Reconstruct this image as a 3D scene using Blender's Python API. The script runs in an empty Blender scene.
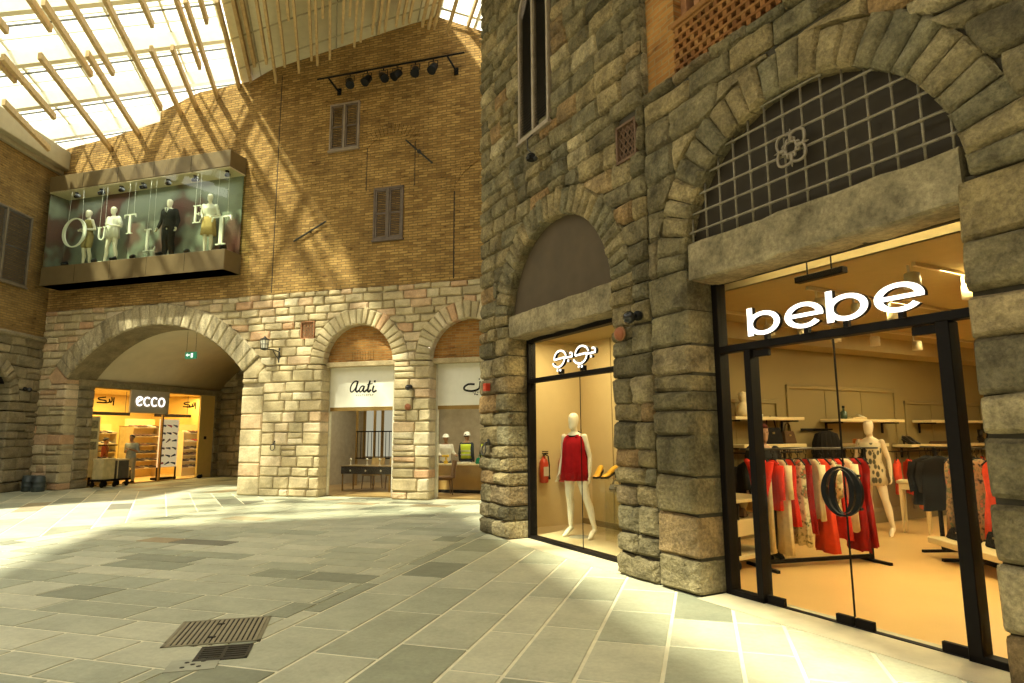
import bpy, bmesh, math, random
from mathutils import Vector, Matrix, noise
R = math.radians
PI = math.pi
rnd = random.Random(7)
COL = bpy.context.scene.collection

# ------------------------------------------------------------ materials
def nodes_of(name):
    m = bpy.data.materials.new(name); m.use_nodes = True
    nt = m.node_tree; nt.nodes.clear()
    out = nt.nodes.new('ShaderNodeOutputMaterial')
    return m, nt, out

def pbsdf(nt, out, rough=.6, metal=0., spec=.5):
    b = nt.nodes.new('ShaderNodeBsdfPrincipled')
    b.inputs['Roughness'].default_value = rough
    b.inputs['Metallic'].default_value = metal
    b.inputs['Specular IOR Level'].default_value = spec
    nt.links.new(b.outputs[0], out.inputs[0])
    return b

def c4(c): return (c[0], c[1], c[2], 1.)

def mat(name, col, rough=.6, metal=0., var=.15, scale=6., bump=0., bscale=40., spec=.5, emit=0.):
    m, nt, out = nodes_of(name)
    b = pbsdf(nt, out, rough, metal, spec)
    tc = nt.nodes.new('ShaderNodeTexCoord')
    if var > 0:
        n = nt.nodes.new('ShaderNodeTexNoise'); n.inputs['Scale'].default_value = scale; n.inputs['Detail'].default_value = 4
        nt.links.new(tc.outputs['Object'], n.inputs['Vector'])
        r = nt.nodes.new('ShaderNodeValToRGB')
        r.color_ramp.elements[0].position = .3; r.color_ramp.elements[1].position = .7
        r.color_ramp.elements[0].color = c4([x*(1-var) for x in col]); r.color_ramp.elements[1].color = c4([min(1, x*(1+var)) for x in col])
        nt.links.new(n.outputs['Fac'], r.inputs['Fac']); nt.links.new(r.outputs[0], b.inputs['Base Color'])
    else:
        b.inputs['Base Color'].default_value = c4(col)
    if bump > 0:
        n2 = nt.nodes.new('ShaderNodeTexNoise'); n2.inputs['Scale'].default_value = bscale; n2.inputs['Detail'].default_value = 5
        nt.links.new(tc.outputs['Object'], n2.inputs['Vector'])
        bp = nt.nodes.new('ShaderNodeBump'); bp.inputs['Strength'].default_value = bump; bp.inputs['Distance'].default_value = .02
        nt.links.new(n2.outputs['Fac'], bp.inputs['Height']); nt.links.new(bp.outputs[0], b.inputs['Normal'])
    if emit > 0:
        b.inputs['Emission Color'].default_value = c4(col); b.inputs['Emission Strength'].default_value = emit
    return m

def ramp(nt, stops, interp='LINEAR'):
    r = nt.nodes.new('ShaderNodeValToRGB'); r.color_ramp.interpolation = interp
    e = r.color_ramp.elements
    while len(e) < len(stops): e.new(.5)
    for k, (p, c) in enumerate(stops):
        e[k].position = p; e[k].color = c4(c)
    return r

def stone_mat(name, stops, rough=.85, nscale=3., bump=.6, contrast=.35, bscale=14., dist=.03, streak=False):
    """per-block tint from the 'tint' attribute, mottled and rough"""
    m, nt, out = nodes_of(name); L = nt.links.new
    b = pbsdf(nt, out, rough, 0, .3)
    at = nt.nodes.new('ShaderNodeAttribute'); at.attribute_name = 'tint'
    r = ramp(nt, stops); L(at.outputs['Fac'], r.inputs['Fac'])
    tc = nt.nodes.new('ShaderNodeTexCoord')
    mp = nt.nodes.new('ShaderNodeMapping')
    if streak: mp.inputs['Scale'].default_value = (2.2, 1, .45)
    L(tc.outputs['Object'], mp.inputs['Vector'])
    n = nt.nodes.new('ShaderNodeTexNoise'); n.inputs['Scale'].default_value = nscale; n.inputs['Detail'].default_value = 8; n.inputs['Roughness'].default_value = .65
    L(mp.outputs[0], n.inputs['Vector'])
    mx = nt.nodes.new('ShaderNodeMix'); mx.data_type = 'RGBA'; mx.blend_type = 'MULTIPLY'; mx.inputs['Factor'].default_value = 1
    g = ramp(nt, [(.28, (1-contrast,)*3), (.72, (1+contrast*.6,)*3)]); L(n.outputs['Fac'], g.inputs['Fac'])
    n4 = nt.nodes.new('ShaderNodeTexNoise'); n4.inputs['Scale'].default_value = nscale*9; n4.inputs['Detail'].default_value = 6; n4.inputs['Roughness'].default_value = .75
    L(tc.outputs['Object'], n4.inputs['Vector'])
    g4 = ramp(nt, [(.3, (1-contrast*.7,)*3), (.7, (1+contrast*.5,)*3)]); L(n4.outputs['Fac'], g4.inputs['Fac'])
    mx4 = nt.nodes.new('ShaderNodeMix'); mx4.data_type = 'RGBA'; mx4.blend_type = 'MULTIPLY'; mx4.inputs['Factor'].default_value = 1
    L(r.outputs[0], mx.inputs['A']); L(g.outputs[0], mx.inputs['B']); L(mx.outputs['Result'], mx4.inputs['A']); L(g4.outputs[0], mx4.inputs['B']); L(mx4.outputs['Result'], b.inputs['Base Color'])
    n2 = nt.nodes.new('ShaderNodeTexNoise'); n2.inputs['Scale'].default_value = bscale; n2.inputs['Detail'].default_value = 8; n2.inputs['Roughness'].default_value = .6
    L(tc.outputs['Object'], n2.inputs['Vector'])
    bp = nt.nodes.new('ShaderNodeBump'); bp.inputs['Strength'].default_value = bump; bp.inputs['Distance'].default_value = dist
    L(n2.outputs['Fac'], bp.inputs['Height']); L(bp.outputs[0], b.inputs['Normal'])
    return m

def brick_mat(name, c1, c2, mortar, bw=.27, rh=.075, ms=.012):
    m, nt, out = nodes_of(name); L = nt.links.new
    b = pbsdf(nt, out, .88, 0, .25)
    tc = nt.nodes.new('ShaderNodeTexCoord')
    sep = nt.nodes.new('ShaderNodeSeparateXYZ'); L(tc.outputs['Object'], sep.inputs[0])
    # wobble the courses a little
    nz = nt.nodes.new('ShaderNodeTexNoise'); nz.inputs['Scale'].default_value = 3.5; nz.inputs['Detail'].default_value = 3
    L(tc.outputs['Object'], nz.inputs['Vector'])
    ad = nt.nodes.new('ShaderNodeMath'); ad.operation = 'MULTIPLY_ADD'; ad.inputs[1].default_value = .05
    L(nz.outputs['Fac'], ad.inputs[0]); L(sep.outputs['Z'], ad.inputs[2])
    sx = nt.nodes.new('ShaderNodeMath'); sx.operation = 'ADD'; L(sep.outputs['X'], sx.inputs[0]); L(sep.outputs['Y'], sx.inputs[1])
    cb = nt.nodes.new('ShaderNodeCombineXYZ'); L(sx.outputs[0], cb.inputs['X']); L(ad.outputs[0], cb.inputs['Y'])
    br = nt.nodes.new('ShaderNodeTexBrick')
    br.inputs['Scale'].default_value = 1; br.inputs['Brick Width'].default_value = bw; br.inputs['Row Height'].default_value = rh
    br.inputs['Mortar Size'].default_value = ms; br.inputs['Mortar Smooth'].default_value = .3; br.inputs['Bias'].default_value = 0
    br.inputs['Color1'].default_value = c4(c1); br.inputs['Color2'].default_value = c4(c2); br.inputs['Mortar'].default_value = c4(mortar)
    L(cb.outputs[0], br.inputs['Vector'])
    n = nt.nodes.new('ShaderNodeTexNoise'); n.inputs['Scale'].default_value = 1.3; n.inputs['Detail'].default_value = 9; n.inputs['Roughness'].default_value = .7
    L(tc.outputs['Object'], n.inputs['Vector'])
    g = ramp(nt, [(.3, (.62, .6, .55)), (.7, (1.22, 1.2, 1.1))]); L(n.outputs['Fac'], g.inputs['Fac'])
    mx = nt.nodes.new('ShaderNodeMix'); mx.data_type = 'RGBA'; mx.blend_type = 'MULTIPLY'; mx.inputs['Factor'].default_value = 1
    L(br.outputs['Color'], mx.inputs['A']); L(g.outputs[0], mx.inputs['B'])
    # stray dark burnt bricks
    n3 = nt.nodes.new('ShaderNodeTexNoise'); n3.inputs['Scale'].default_value = 5.; n3.inputs['Detail'].default_value = 2
    mp = nt.nodes.new('ShaderNodeMapping'); mp.inputs['Scale'].default_value = (.5, .5, 2.2)
    L(tc.outputs['Object'], mp.inputs['Vector']); L(mp.outputs[0], n3.inputs['Vector'])
    g3 = ramp(nt, [(.6, (1, 1, 1)), (.72, (.5, .46, .42))]); L(n3.outputs['Fac'], g3.inputs['Fac'])
    m3 = nt.nodes.new('ShaderNodeMix'); m3.data_type = 'RGBA'; m3.blend_type = 'MULTIPLY'; m3.inputs['Factor'].default_value = 1
    L(mx.outputs['Result'], m3.inputs['A']); L(g3.outputs[0], m3.inputs['B']); L(m3.outputs['Result'], b.inputs['Base Color'])
    n2 = nt.nodes.new('ShaderNodeTexNoise'); n2.inputs['Scale'].default_value = 22; n2.inputs['Detail'].default_value = 4
    L(tc.outputs['Object'], n2.inputs['Vector'])
    hm = nt.nodes.new('ShaderNodeMath'); hm.operation = 'MULTIPLY_ADD'; hm.inputs[1].default_value = -1.
    hs = nt.nodes.new('ShaderNodeMath'); hs.operation = 'MULTIPLY'; hs.inputs[1].default_value = .6; L(n2.outputs['Fac'], hs.inputs[0])
    L(br.outputs['Fac'], hm.inputs[0]); L(hs.outputs[0], hm.inputs[2])
    bp = nt.nodes.new('ShaderNodeBump'); bp.inputs['Strength'].default_value = .8; bp.inputs['Distance'].default_value = .025
    L(hm.outputs[0], bp.inputs['Height']); L(bp.outputs[0], b.inputs['Normal'])
    return m

def glass_mat(name, tint=(1, 1, 1), refl=1., rough=0.):
    """thin architectural glass: clear, with the mirror reflection of its Fresnel"""
    m, nt, out = nodes_of(name); L = nt.links.new
    t = nt.nodes.new('ShaderNodeBsdfTransparent'); t.inputs[0].default_value = c4(tint)
    g = nt.nodes.new('ShaderNodeBsdfGlossy'); g.inputs['Roughness'].default_value = rough
    f = nt.nodes.new('ShaderNodeFresnel'); f.inputs['IOR'].default_value = 1.45
    k = nt.nodes.new('ShaderNodeMath'); k.operation = 'MULTIPLY'; k.inputs[1].default_value = refl; k.use_clamp = True
    L(f.outputs[0], k.inputs[0])
    ge = nt.nodes.new('ShaderNodeNewGeometry'); inv = nt.nodes.new('ShaderNodeMath'); inv.operation = 'SUBTRACT'; inv.inputs[0].default_value = 1
    L(ge.outputs['Backfacing'], inv.inputs[1]); kk = nt.nodes.new('ShaderNodeMath'); kk.operation = 'MULTIPLY'; L(k.outputs[0], kk.inputs[0]); L(inv.outputs[0], kk.inputs[1]); k = kk
    mx = nt.nodes.new('ShaderNodeMixShader'); L(k.outputs[0], mx.inputs[0]); L(t.outputs[0], mx.inputs[1]); L(g.outputs[0], mx.inputs[2])
    L(mx.outputs[0], out.inputs[0])
    return m

def emit_mat(name, col, strength):
    m, nt, out = nodes_of(name)
    e = nt.nodes.new('ShaderNodeEmission'); e.inputs[0].default_value = c4(col); e.inputs[1].default_value = strength
    nt.links.new(e.outputs[0], out.inputs[0]); return m

# ------------------------------------------------------------ mesh collector
class MB:
    def __init__(s): s.v = []; s.f = []; s.t = []; s.mi = []
    def add(s, vs, fs, tint=.5, mi=0):
        o = len(s.v); s.v += [tuple(p) for p in vs]
        for f in fs: s.f.append(tuple(i+o for i in f)); s.t.append(tint); s.mi.append(mi)
        return s
    def box(s, x0, x1, y0, y1, z0, z1, c=0., tint=.5, mi=0):
        """box, chamfered by c"""
        if c <= 0:
            vs = [(x, y, z) for x in (x0, x1) for y in (y0, y1) for z in (z0, z1)]
            return s.add(vs, [(0, 1, 3, 2), (4, 6, 7, 5), (0, 4, 5, 1), (2, 3, 7, 6), (0, 2, 6, 4), (1, 5, 7, 3)], tint, mi)
        c = min(c, (x1-x0)*.45, (y1-y0)*.45, (z1-z0)*.45)
        bm = bmesh.new(); bmesh.ops.create_cube(bm, size=1)
        for v in bm.verts:
            v.co = Vector((x0+(x1-x0)*(v.co.x+.5), y0+(y1-y0)*(v.co.y+.5), z0+(z1-z0)*(v.co.z+.5)))
        bmesh.ops.bevel(bm, geom=bm.edges[:], offset=c, segments=1, affect='EDGES', profile=.5)
        s.addbm(bm, tint, mi); return s
    def addbm(s, bm, tint=.5, mi=0, M=None):
        bm.verts.index_update()
        s.add([(M @ v.co) if M else v.co for v in bm.verts], [[v.index for v in f.verts] for f in bm.faces], tint, mi); bm.free()
    def loft(s, rings, close=True, cap0=True, cap1=True, tint=.5, mi=0):
        o = len(s.v); n = len(rings[0]); vs = [p for r in rings for p in r]; fs = []
        for i in range(len(rings)-1):
            for j in range(n if close else n-1):
                k = (j+1) % n
                fs.append((i*n+j, i*n+k, (i+1)*n+k, (i+1)*n+j))
        if cap0: fs.append(tuple(range(n-1, -1, -1)))
        if cap1: fs.append(tuple((len(rings)-1)*n+j for j in range(n)))
        return s.add(vs, fs, tint, mi)
    def tube(s, pts, r, n=8, tint=.5, mi=0, flat=1.):
        pts = [Vector(p) for p in pts]; m = len(pts)
        rs = r if isinstance(r, (list, tuple)) else [r]*m
        rings = []; up = Vector((0, 0, 1)); prev = None
        for i in range(m):
            d = (pts[min(i+1, m-1)]-pts[max(i-1, 0)]).normalized()
            if prev is None:
                a = d.cross(up); a = d.cross(Vector((0, 1, 0))) if a.length < .1 else a
            else: a = prev-d*prev.dot(d)
            if a.length < 1e-6: a = d.orthogonal()
            a.normalize(); prev = a; b = d.cross(a)
            rings.append([pts[i]+a*math.cos(2*PI*j/n)*rs[i]+b*math.sin(2*PI*j/n)*rs[i]*flat for j in range(n)])
        return s.loft(rings, tint=tint, mi=mi)
    def lathe(s, prof, n=16, c=(0, 0, 0), tint=.5, mi=0, axis='z'):
        rings = []
        for r, z in prof:
            q = []
            for j in range(n):
                a = 2*PI*j/n; p = (r*math.cos(a), r*math.sin(a), z)
                if axis == 'y': p = (p[0], p[2], p[1])
                if axis == 'x': p = (p[2], p[0], p[1])
                q.append((p[0]+c[0], p[1]+c[1], p[2]+c[2]))
            rings.append(q)
        return s.loft(rings, tint=tint, mi=mi)
    def sphere(s, c, r, n=12, m=8, tint=.5, mi=0):
        rx, ry, rz = r if isinstance(r, (list, tuple)) else (r, r, r)
        rings = [[(c[0]+rx*max(.02, math.sin(PI*i/m))*math.cos(2*PI*j/n), c[1]+ry*max(.02, math.sin(PI*i/m))*math.sin(2*PI*j/n), c[2]-rz*math.cos(PI*i/m)) for j in range(n)] for i in range(m+1)]
        return s.loft(rings, tint=tint, mi=mi)
    def prism(s, poly, y0, y1, tint=.5, mi=0):
        """polygon in xz, extruded in y"""
        n = len(poly)
        vs = [(x, y0, z) for x, z in poly]+[(x, y1, z) for x, z in poly]
        fs = [tuple(range(n)), tuple(range(2*n-1, n-1, -1))]+[(i, i+n, (i+1) % n+n, (i+1) % n) for i in range(n)]
        return s.add(vs, fs, tint, mi)
    def strip(s, outer, inner, y0, y1, closed=False, tint=.5, mi=0):
        """solid band between two xz polylines of equal count"""
        n = len(outer); vs = []
        for (a, b), (c, d) in zip(outer, inner): vs += [(a, y0, b), (c, y0, d), (c, y1, d), (a, y1, b)]
        fs = []
        for i in range(n if closed else n-1):
            p = i*4; q = ((i+1) % n)*4
            for k in range(4): fs.append((p+k, q+k, q+(k+1) % 4, p+(k+1) % 4))
        if not closed: fs += [(0, 1, 2, 3), ((n-1)*4+3, (n-1)*4+2, (n-1)*4+1, (n-1)*4)]
        return s.add(vs, fs, tint, mi)
    def stroke(s, pts, w, y0, y1, tint=.5, mi=0):
        """pen stroke along an xz polyline, width w (number or list)"""
        n = len(pts); ws = w if isinstance(w, (list, tuple)) else [w]*n; o = []; i_ = []
        for i in range(n):
            a = pts[max(i-1, 0)]; b = pts[min(i+1, n-1)]
            dx, dz = b[0]-a[0], b[1]-a[1]; l = math.hypot(dx, dz) or 1
            nx, nz = -dz/l*ws[i]/2, dx/l*ws[i]/2
            o.append((pts[i][0]+nx, pts[i][1]+nz)); i_.append((pts[i][0]-nx, pts[i][1]-nz))
        return s.strip(o, i_, y0, y1, tint=tint, mi=mi)
    def xf(s, M):
        s.v = [tuple(M @ Vector(p)) for p in s.v]; return s
    def mesh(s, name, mats, smooth=False, fix=True):
        me = bpy.data.meshes.new(name); me.from_pydata(s.v, [], s.f)
        mats = mats if isinstance(mats, (list, tuple)) else [mats]
        for m in mats: me.materials.append(m)
        a = me.attributes.new('tint', 'FLOAT', 'FACE'); a.data.foreach_set('value', s.t)
        if len(mats) > 1: me.polygons.foreach_set('material_index', s.mi)
        if smooth: me.polygons.foreach_set('use_smooth', [True]*len(s.f))
        if fix:
            bm = bmesh.new(); bm.from_mesh(me); bmesh.ops.recalc_face_normals(bm, faces=bm.faces[:]); bm.to_mesh(me); bm.free()
        me.update(); return me

def spline(pts, n=6):
    """Catmull-Rom through 2-D or 3-D points"""
    P = [pts[0]]+list(pts)+[pts[-1]]; out = []
    for i in range(1, len(P)-2):
        for k in range(n):
            t = k/n; q = []
            for a, b, c, d in zip(P[i-1], P[i], P[i+1], P[i+2]):
                q.append(.5*(2*b+(c-a)*t+(2*a-5*b+4*c-d)*t*t+(3*b-a-3*c+d)*t**3))
            out.append(tuple(q))
    out.append(tuple(pts[-1])); return out

def ell(cx, cz, rx, rz, a0=0, a1=360, n=32):
    return [(cx+rx*math.cos(R(a0+(a1-a0)*i/n)), cz+rz*math.sin(R(a0+(a1-a0)*i/n))) for i in range(n+1)]

# ------------------------------------------------------------ frames and objects
class Frame:
    """a wall: origin on the floor, x to the viewer's right along it, y into it, z up"""
    def __init__(s, o, rotz):
        s.o = Vector(o); s.rz = R(rotz); s.x = Vector((math.cos(s.rz), math.sin(s.rz), 0)); s.y = Vector((-s.x.y, s.x.x, 0))
    def w(s, x, y, z=0.): return s.o+s.x*x+s.y*y+Vector((0, 0, z))
    def l(s, p): q = Vector(p)-s.o; return (q.dot(s.x), q.dot(s.y), p[2])

T = Frame((1.6028, 7.2465, 0), -61.3)      # the stone building with the two big shop windows
B = Frame((-5.1295, 17.3164, 0), -16.4)    # the far brick and stone wall
E = Frame((-13.98, 19.92, 0), 73.6)        # shoe shop front on the left side of the passage
LW = Frame((-15.10, 20.33, 0), 92.)        # the brick wall on the left
W0 = Frame((0, 0, 0), 0)

def link(o):
    COL.objects.link(o); return o
def obj(name, mesh, parent=None, loc=None, rz=None, label=None):
    o = link(bpy.data.objects.new(name, mesh))
    if parent is not None: o.parent = parent
    if loc is not None: o.location = loc
    if rz is not None: o.rotation_euler = (0, 0, rz)
    if label: o['label'] = label
    return o
def tag(o, label, cat, group=None, kind=None):
    o['label'] = label; o['category'] = cat
    if group: o['group'] = group
    if kind: o['kind'] = kind
    return o
def thing(name, label, cat, F=W0, p=(0, 0, 0), group=None, rot=0.):
    o = link(bpy.data.objects.new(name, None)); o.empty_display_size = .1
    o.location = F.w(*p); o.rotation_euler = (0, 0, F.rz+R(rot))
    return tag(o, label, cat, group)
def part(name, m, mats, parent, smooth=False, label=None):
    return obj(name, m.mesh(name, mats, smooth), parent, label=label)
def single(name, m, mats, label, cat, F=W0, p=(0, 0, 0), group=None, rot=0., smooth=False):
    o = obj(name, m.mesh(name, mats, smooth), None, F.w(*p), F.rz+R(rot))
    return tag(o, label, cat, group)
def struct(name, m, mats, F=W0, smooth=False):
    o = obj(name, m.mesh(name, mats, smooth), None, F.o, F.rz); o['kind'] = 'structure'; return o
def dup(root, F, p, label, group=None, rot=0., scale=None):
    r = root.copy(); link(r); r.location = F.w(*p); r.rotation_euler = (0, 0, F.rz+R(rot)); r['label'] = label
    if group: r['group'] = group
    if scale: r.scale = scale
    for ch in list(root.children):
        c = ch.copy(); link(c); c.parent = r
        for g in list(ch.children):
            d = g.copy(); link(d); d.parent = c
    return r

# ------------------------------------------------------------ masonry
def block(m, P, nu, nv, depth, bump, seed, tint, gap=.01, rough=.02, jamb=(0, 0)):
    """one hewn stone; P(u,v) maps the unit square to wall (x,z)"""
    def N(x, z, k): return noise.noise(Vector((x*2.3+seed*7.1, z*2.3-seed*3.3, k)))
    x0, z0 = P(0, .5); x1, z1 = P(1, .5); wu = math.hypot(x1-x0, z1-z0)
    x0, z0 = P(.5, 0); x1, z1 = P(.5, 1); wv = math.hypot(x1-x0, z1-z0)
    vs = []; eu, ev = min(.3, .035/wu), min(.3, .035/wv)
    us = [0]+[eu+(1-2*eu)*i/(nu-2) for i in range(nu-1)]+[1]
    vv = [0]+[ev+(1-2*ev)*i/(nv-2) for i in range(nv-1)]+[1]
    nu, nv = len(us), len(vv)
    gu, gv = gap/wu, gap/wv
    for j, b in enumerate(vv):
        for i, a in enumerate(us):
            x, z = P(gu+(1-2*gu)*a, gv+(1-2*gv)*b)
            edge = (i in (0, nu-1)) or (j in (0, nv-1))
            corner = (i in (0, nu-1)) and (j in (0, nv-1))
            dx = N(x, z, 3.1)*rough*.55; dz = N(x, z, 8.7)*rough*.55
            if corner:
                dx += (.007 if i == 0 else -.007); dz += (.007 if j == 0 else -.007)
            e = min(a, 1-a)*wu; f = min(b, 1-b)*wv
            pil = min(1, min(e, f)/.09); pil = pil*(2-pil)
            y = .018 if edge else -bump*(.25+.75*pil)*(1+.5*N(x*1.3, z*1.3, 1.7))-rough*.8*N(x*3, z*3, 5.)-rough*.45*N(x*7, z*7, 2.)
            vs.append((x+dx, y, z+dz))
    fs = [(j*nu+i, j*nu+i+1, (j+1)*nu+i+1, (j+1)*nu+i) for j in range(nv-1) for i in range(nu-1)]
    rim = [i for i in range(nu)]+[j*nu+nu-1 for j in range(1, nv)]+[(nv-1)*nu+i for i in range(nu-2, -1, -1)]+[j*nu for j in range(nv-2, 0, -1)]
    n0 = len(vs); k = len(rim)
    if jamb[0] or jamb[1]:
        cx, cz = P(.5, .5)
        for dd, o in ((.09, .004), (.24, .005), (depth, .0)):
            for q in rim:
                x, y, z = vs[q]; i = q % nu
                s = -o*jamb[0] if i == 0 else (o*jamb[1] if i == nu-1 else 0)
                vs.append((x+s*(1+N(x, z, dd*9)), dd, z))
        lv = 3
    else:
        vs += [(vs[q][0], depth, vs[q][2]) for q in rim]; lv = 1
    prev = rim
    for t in range(lv):
        cur = [n0+t*k+i for i in range(k)]
        fs += [(prev[i], cur[i], cur[(i+1) % k], prev[(i+1) % k]) for i in range(k)]; prev = cur
    m.add(vs, fs, tint)

def masonry(m, x0, x1, z0, z1, rects=(), arcs=(), rows=(.2, .34), widths=(.3, .6), depth=.4, bump=.03, rough=.02, gap=.01, seed=1, nu=5, nv=4, breaks=()):
    """coursed rubble: rects (xa,xb,za,zb) and arcs (cx,cz,rin,rout,spring z) stay open"""
    g = random.Random(seed); z = z0
    while z < z1-.08:
        h = g.uniform(*rows); h = z1-z if z1-z-h < rows[0]*.6 else h
        for bk in breaks:
            if z < bk-.02 and z+h > bk-rows[0]*.5: h = bk-z; break
        zt = z+h; zm = z+h/2
        cuts = [(xa, xb) for xa, xb, za, zb in rects if za < zm < zb]
        for cx, cz, ri, ro, sp in arcs:
            if zm > sp:
                rm = ro-.015; q = rm*rm-(max(z, sp)+.8*h-cz)**2
                if q > 0: cuts.append((cx-math.sqrt(q), cx+math.sqrt(q)))
        cuts.sort(); segs = []; a = x0
        for p, q in cuts:
            if p > a+.02: segs.append((a, min(p, x1), a > x0, p < x1))
            a = max(a, q)
        if a < x1-.02: segs.append((a, x1, a > x0, False))
        for p, q, jl, jr in segs:
            if q <= p: continue
            xs = [p]
            while xs[-1] < q-.01:
                w = g.uniform(*widths)*(.8+.5*h/rows[1])
                if q-xs[-1]-w < widths[0]*.6: w = q-xs[-1]
                if q-xs[-1] < widths[1]*1.4 and w < q-xs[-1] and g.random() < .4: w = (q-xs[-1])*g.uniform(.42, .58)
                xs.append(min(q, xs[-1]+w))
            for i in range(len(xs)-1):
                a, b = xs[i], xs[i+1]
                def subs():
                    # now and then a course is split in two flat stones
                    if h > rows[1]*.85 and g.random() < .16:
                        c = g.uniform(.4, .6); return [(z, z+h*c), (z+h*c, zt)]
                    return [(z, zt)]
                for za, zb in subs():
                    j1, j2, j3, j4 = [g.uniform(-.018, .018) for _ in range(4)]
                    def P(u, v, a=a, b=b, za=za, zb=zb, j1=j1, j2=j2, j3=j3, j4=j4):
                        x = a+(b-a)*u; zz = za+(zb-za)*v+(j1*(1-u)+j2*u)*(1-v)*(z > z0)+(j3*(1-u)+j4*u)*v
                        for cx, cz, ri, ro, sp in arcs:
                            rm = ro-.015; d = math.hypot(x-cx, zz-cz)
                            if zz > sp-.02 and d < rm and d > .01:
                                x = cx+(x-cx)*rm/d; zz = cz+(zz-cz)*rm/d
                        return x, zz
                    block(m, P, nu, nv, depth, bump*g.uniform(.4, 1.5), g.random()*50, g.random(), gap, rough, (int(jl and i == 0), int(jr and i == len(xs)-2)))
        z = zt

def voussoirs(m, cx, cz, ri, ro, a0, a1, n, depth=.42, bump=.03, rough=.015, gap=.008, seed=1, nu=4, nv=5, proud=.03, tints=(0, 1)):
    g = random.Random(seed); cut = [a0]
    for i in range(n): cut.append(cut[-1]+g.uniform(.85, 1.15))
    k = (a1-a0)/(cut[-1]-a0); cut = [a0+(c-a0)*k for c in cut]
    for i in range(n):
        b0, b1 = R(cut[i]), R(cut[i+1]); e = g.uniform(-.03, .03)
        def P(u, v, b0=b0, b1=b1, e=e):
            a = b0+(b1-b0)*u; r = ri+(ro+e-ri)*v
            return cx+r*math.cos(a), cz+r*math.sin(a)
        t = MB(); block(t, P, nu, nv, depth, bump*g.uniform(.6, 1.3), g.random()*50, g.uniform(*tints), gap, rough)
        m.add([(x, y-proud, z) for x, y, z in t.v], t.f, t.t[0])

def backing(m, x0, x1, z0, z1, rects, arcs, y=.05, y2=.4, dz=.08, zt=None):
    """mortar behind the stones, open where the wall is open"""
    n = max(1, int((z1-z0)/dz))
    for i in range(n):
        za = z0+(z1-z0)*i/n; zb = z0+(z1-z0)*(i+1)/n; zm = (za+zb)/2; cuts = []
        for xa, xb, ra, rb in rects:
            if ra < zm < rb: cuts.append((xa-.03, xb+.03))
        for cx, cz, ri, ro, sp in arcs:
            if zm > sp:
                q = (ri+.12)**2-(za-cz)**2
                if q > 0: cuts.append((cx-math.sqrt(q), cx+math.sqrt(q)))
        cuts.sort(); a = x0
        for p, q in cuts+[(x1, x1)]:
            if p > a: m.add([(a, y, za), (min(p, x1), y, za), (min(p, x1), y, zb), (a, y, zb)], [(0, 1, 2, 3)], .5)
            a = max(a, q)

def arch_reveal(m, cx, cz, r, a0, a1, y0, y1, n=24, t=.12, tint=.4):
    """curved underside of an arch"""
    o = [(cx+(r+t)*math.cos(R(a0+(a1-a0)*i/n)), cz+(r+t)*math.sin(R(a0+(a1-a0)*i/n))) for i in range(n+1)]
    i_ = [(cx+r*math.cos(R(a0+(a1-a0)*i/n)), cz+r*math.sin(R(a0+(a1-a0)*i/n))) for i in range(n+1)]
    m.strip(o, i_, y0, y1, tint=tint)
# ------------------------------------------------------------ camera, world, sun
FPX = 635.
cam_d = bpy.data.cameras.new('camera'); cam = link(bpy.data.objects.new('camera', cam_d)); bpy.context.scene.camera = cam
cam_d.sensor_width = 36; cam_d.lens = FPX/1024*36; cam_d.clip_end = 300; cam_d.clip_start = .05
pit = math.atan(92.5/FPX); rl = R(.28)
fw = Vector((0, math.cos(pit), math.sin(pit))); up = Vector((0, -math.sin(pit), math.cos(pit))); rt = Vector((1, 0, 0))
RR = rt*math.cos(rl)-up*math.sin(rl); UU = up*math.cos(rl)+rt*math.sin(rl)
Mx = Matrix((RR, UU, -fw)).transposed().to_4x4(); Mx.translation = (0, 0, 1.65); cam.matrix_world = Mx

sc = bpy.context.scene
sc.view_settings.view_transform = 'Standard'; sc.view_settings.look = 'None'; sc.view_settings.gamma = 1; sc.view_settings.use_curve_mapping = False
sc.view_settings.exposure = .42
sc.cycles.use_denoising = True; sc.cycles.max_bounces = 8; sc.cycles.transparent_max_bounces = 24
sc.cycles.sample_clamp_indirect = 6.; sc.cycles.caustics_reflective = False; sc.cycles.caustics_refractive = False
wd = bpy.data.worlds.new('sky'); sc.world = wd; wd.use_nodes = True
wn = wd.node_tree; wn.nodes['Background'].inputs[0].default_value = (1., .97, .85, 1); wn.nodes['Background'].inputs[1].default_value = 2.45

def light(name, kind, loc, energy, col, rot=None, size=1., sy=None, **kw):
    d = bpy.data.lights.new(name, kind); d.energy = energy; d.color = col
    if kind == 'AREA':
        d.shape = 'RECTANGLE'; d.size = size; d.size_y = sy or size
    elif kind == 'SUN': d.angle = size
    else: d.shadow_soft_size = size
    for k, v in kw.items(): setattr(d, k, v)
    o = link(bpy.data.objects.new(name, d)); o.location = loc
    if rot: o.rotation_euler = rot
    return o
# sun travelling into the far wall and to the right, in B axes
Ld = B.x*.22+B.y*.51+Vector((0, 0, -.84))
so = light('sun', 'SUN', (-5, 0, 30), 8.2, (1, .93, .74), size=R(2.4)); so.rotation_euler = Ld.to_track_quat('-Z', 'Y').to_euler()

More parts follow.
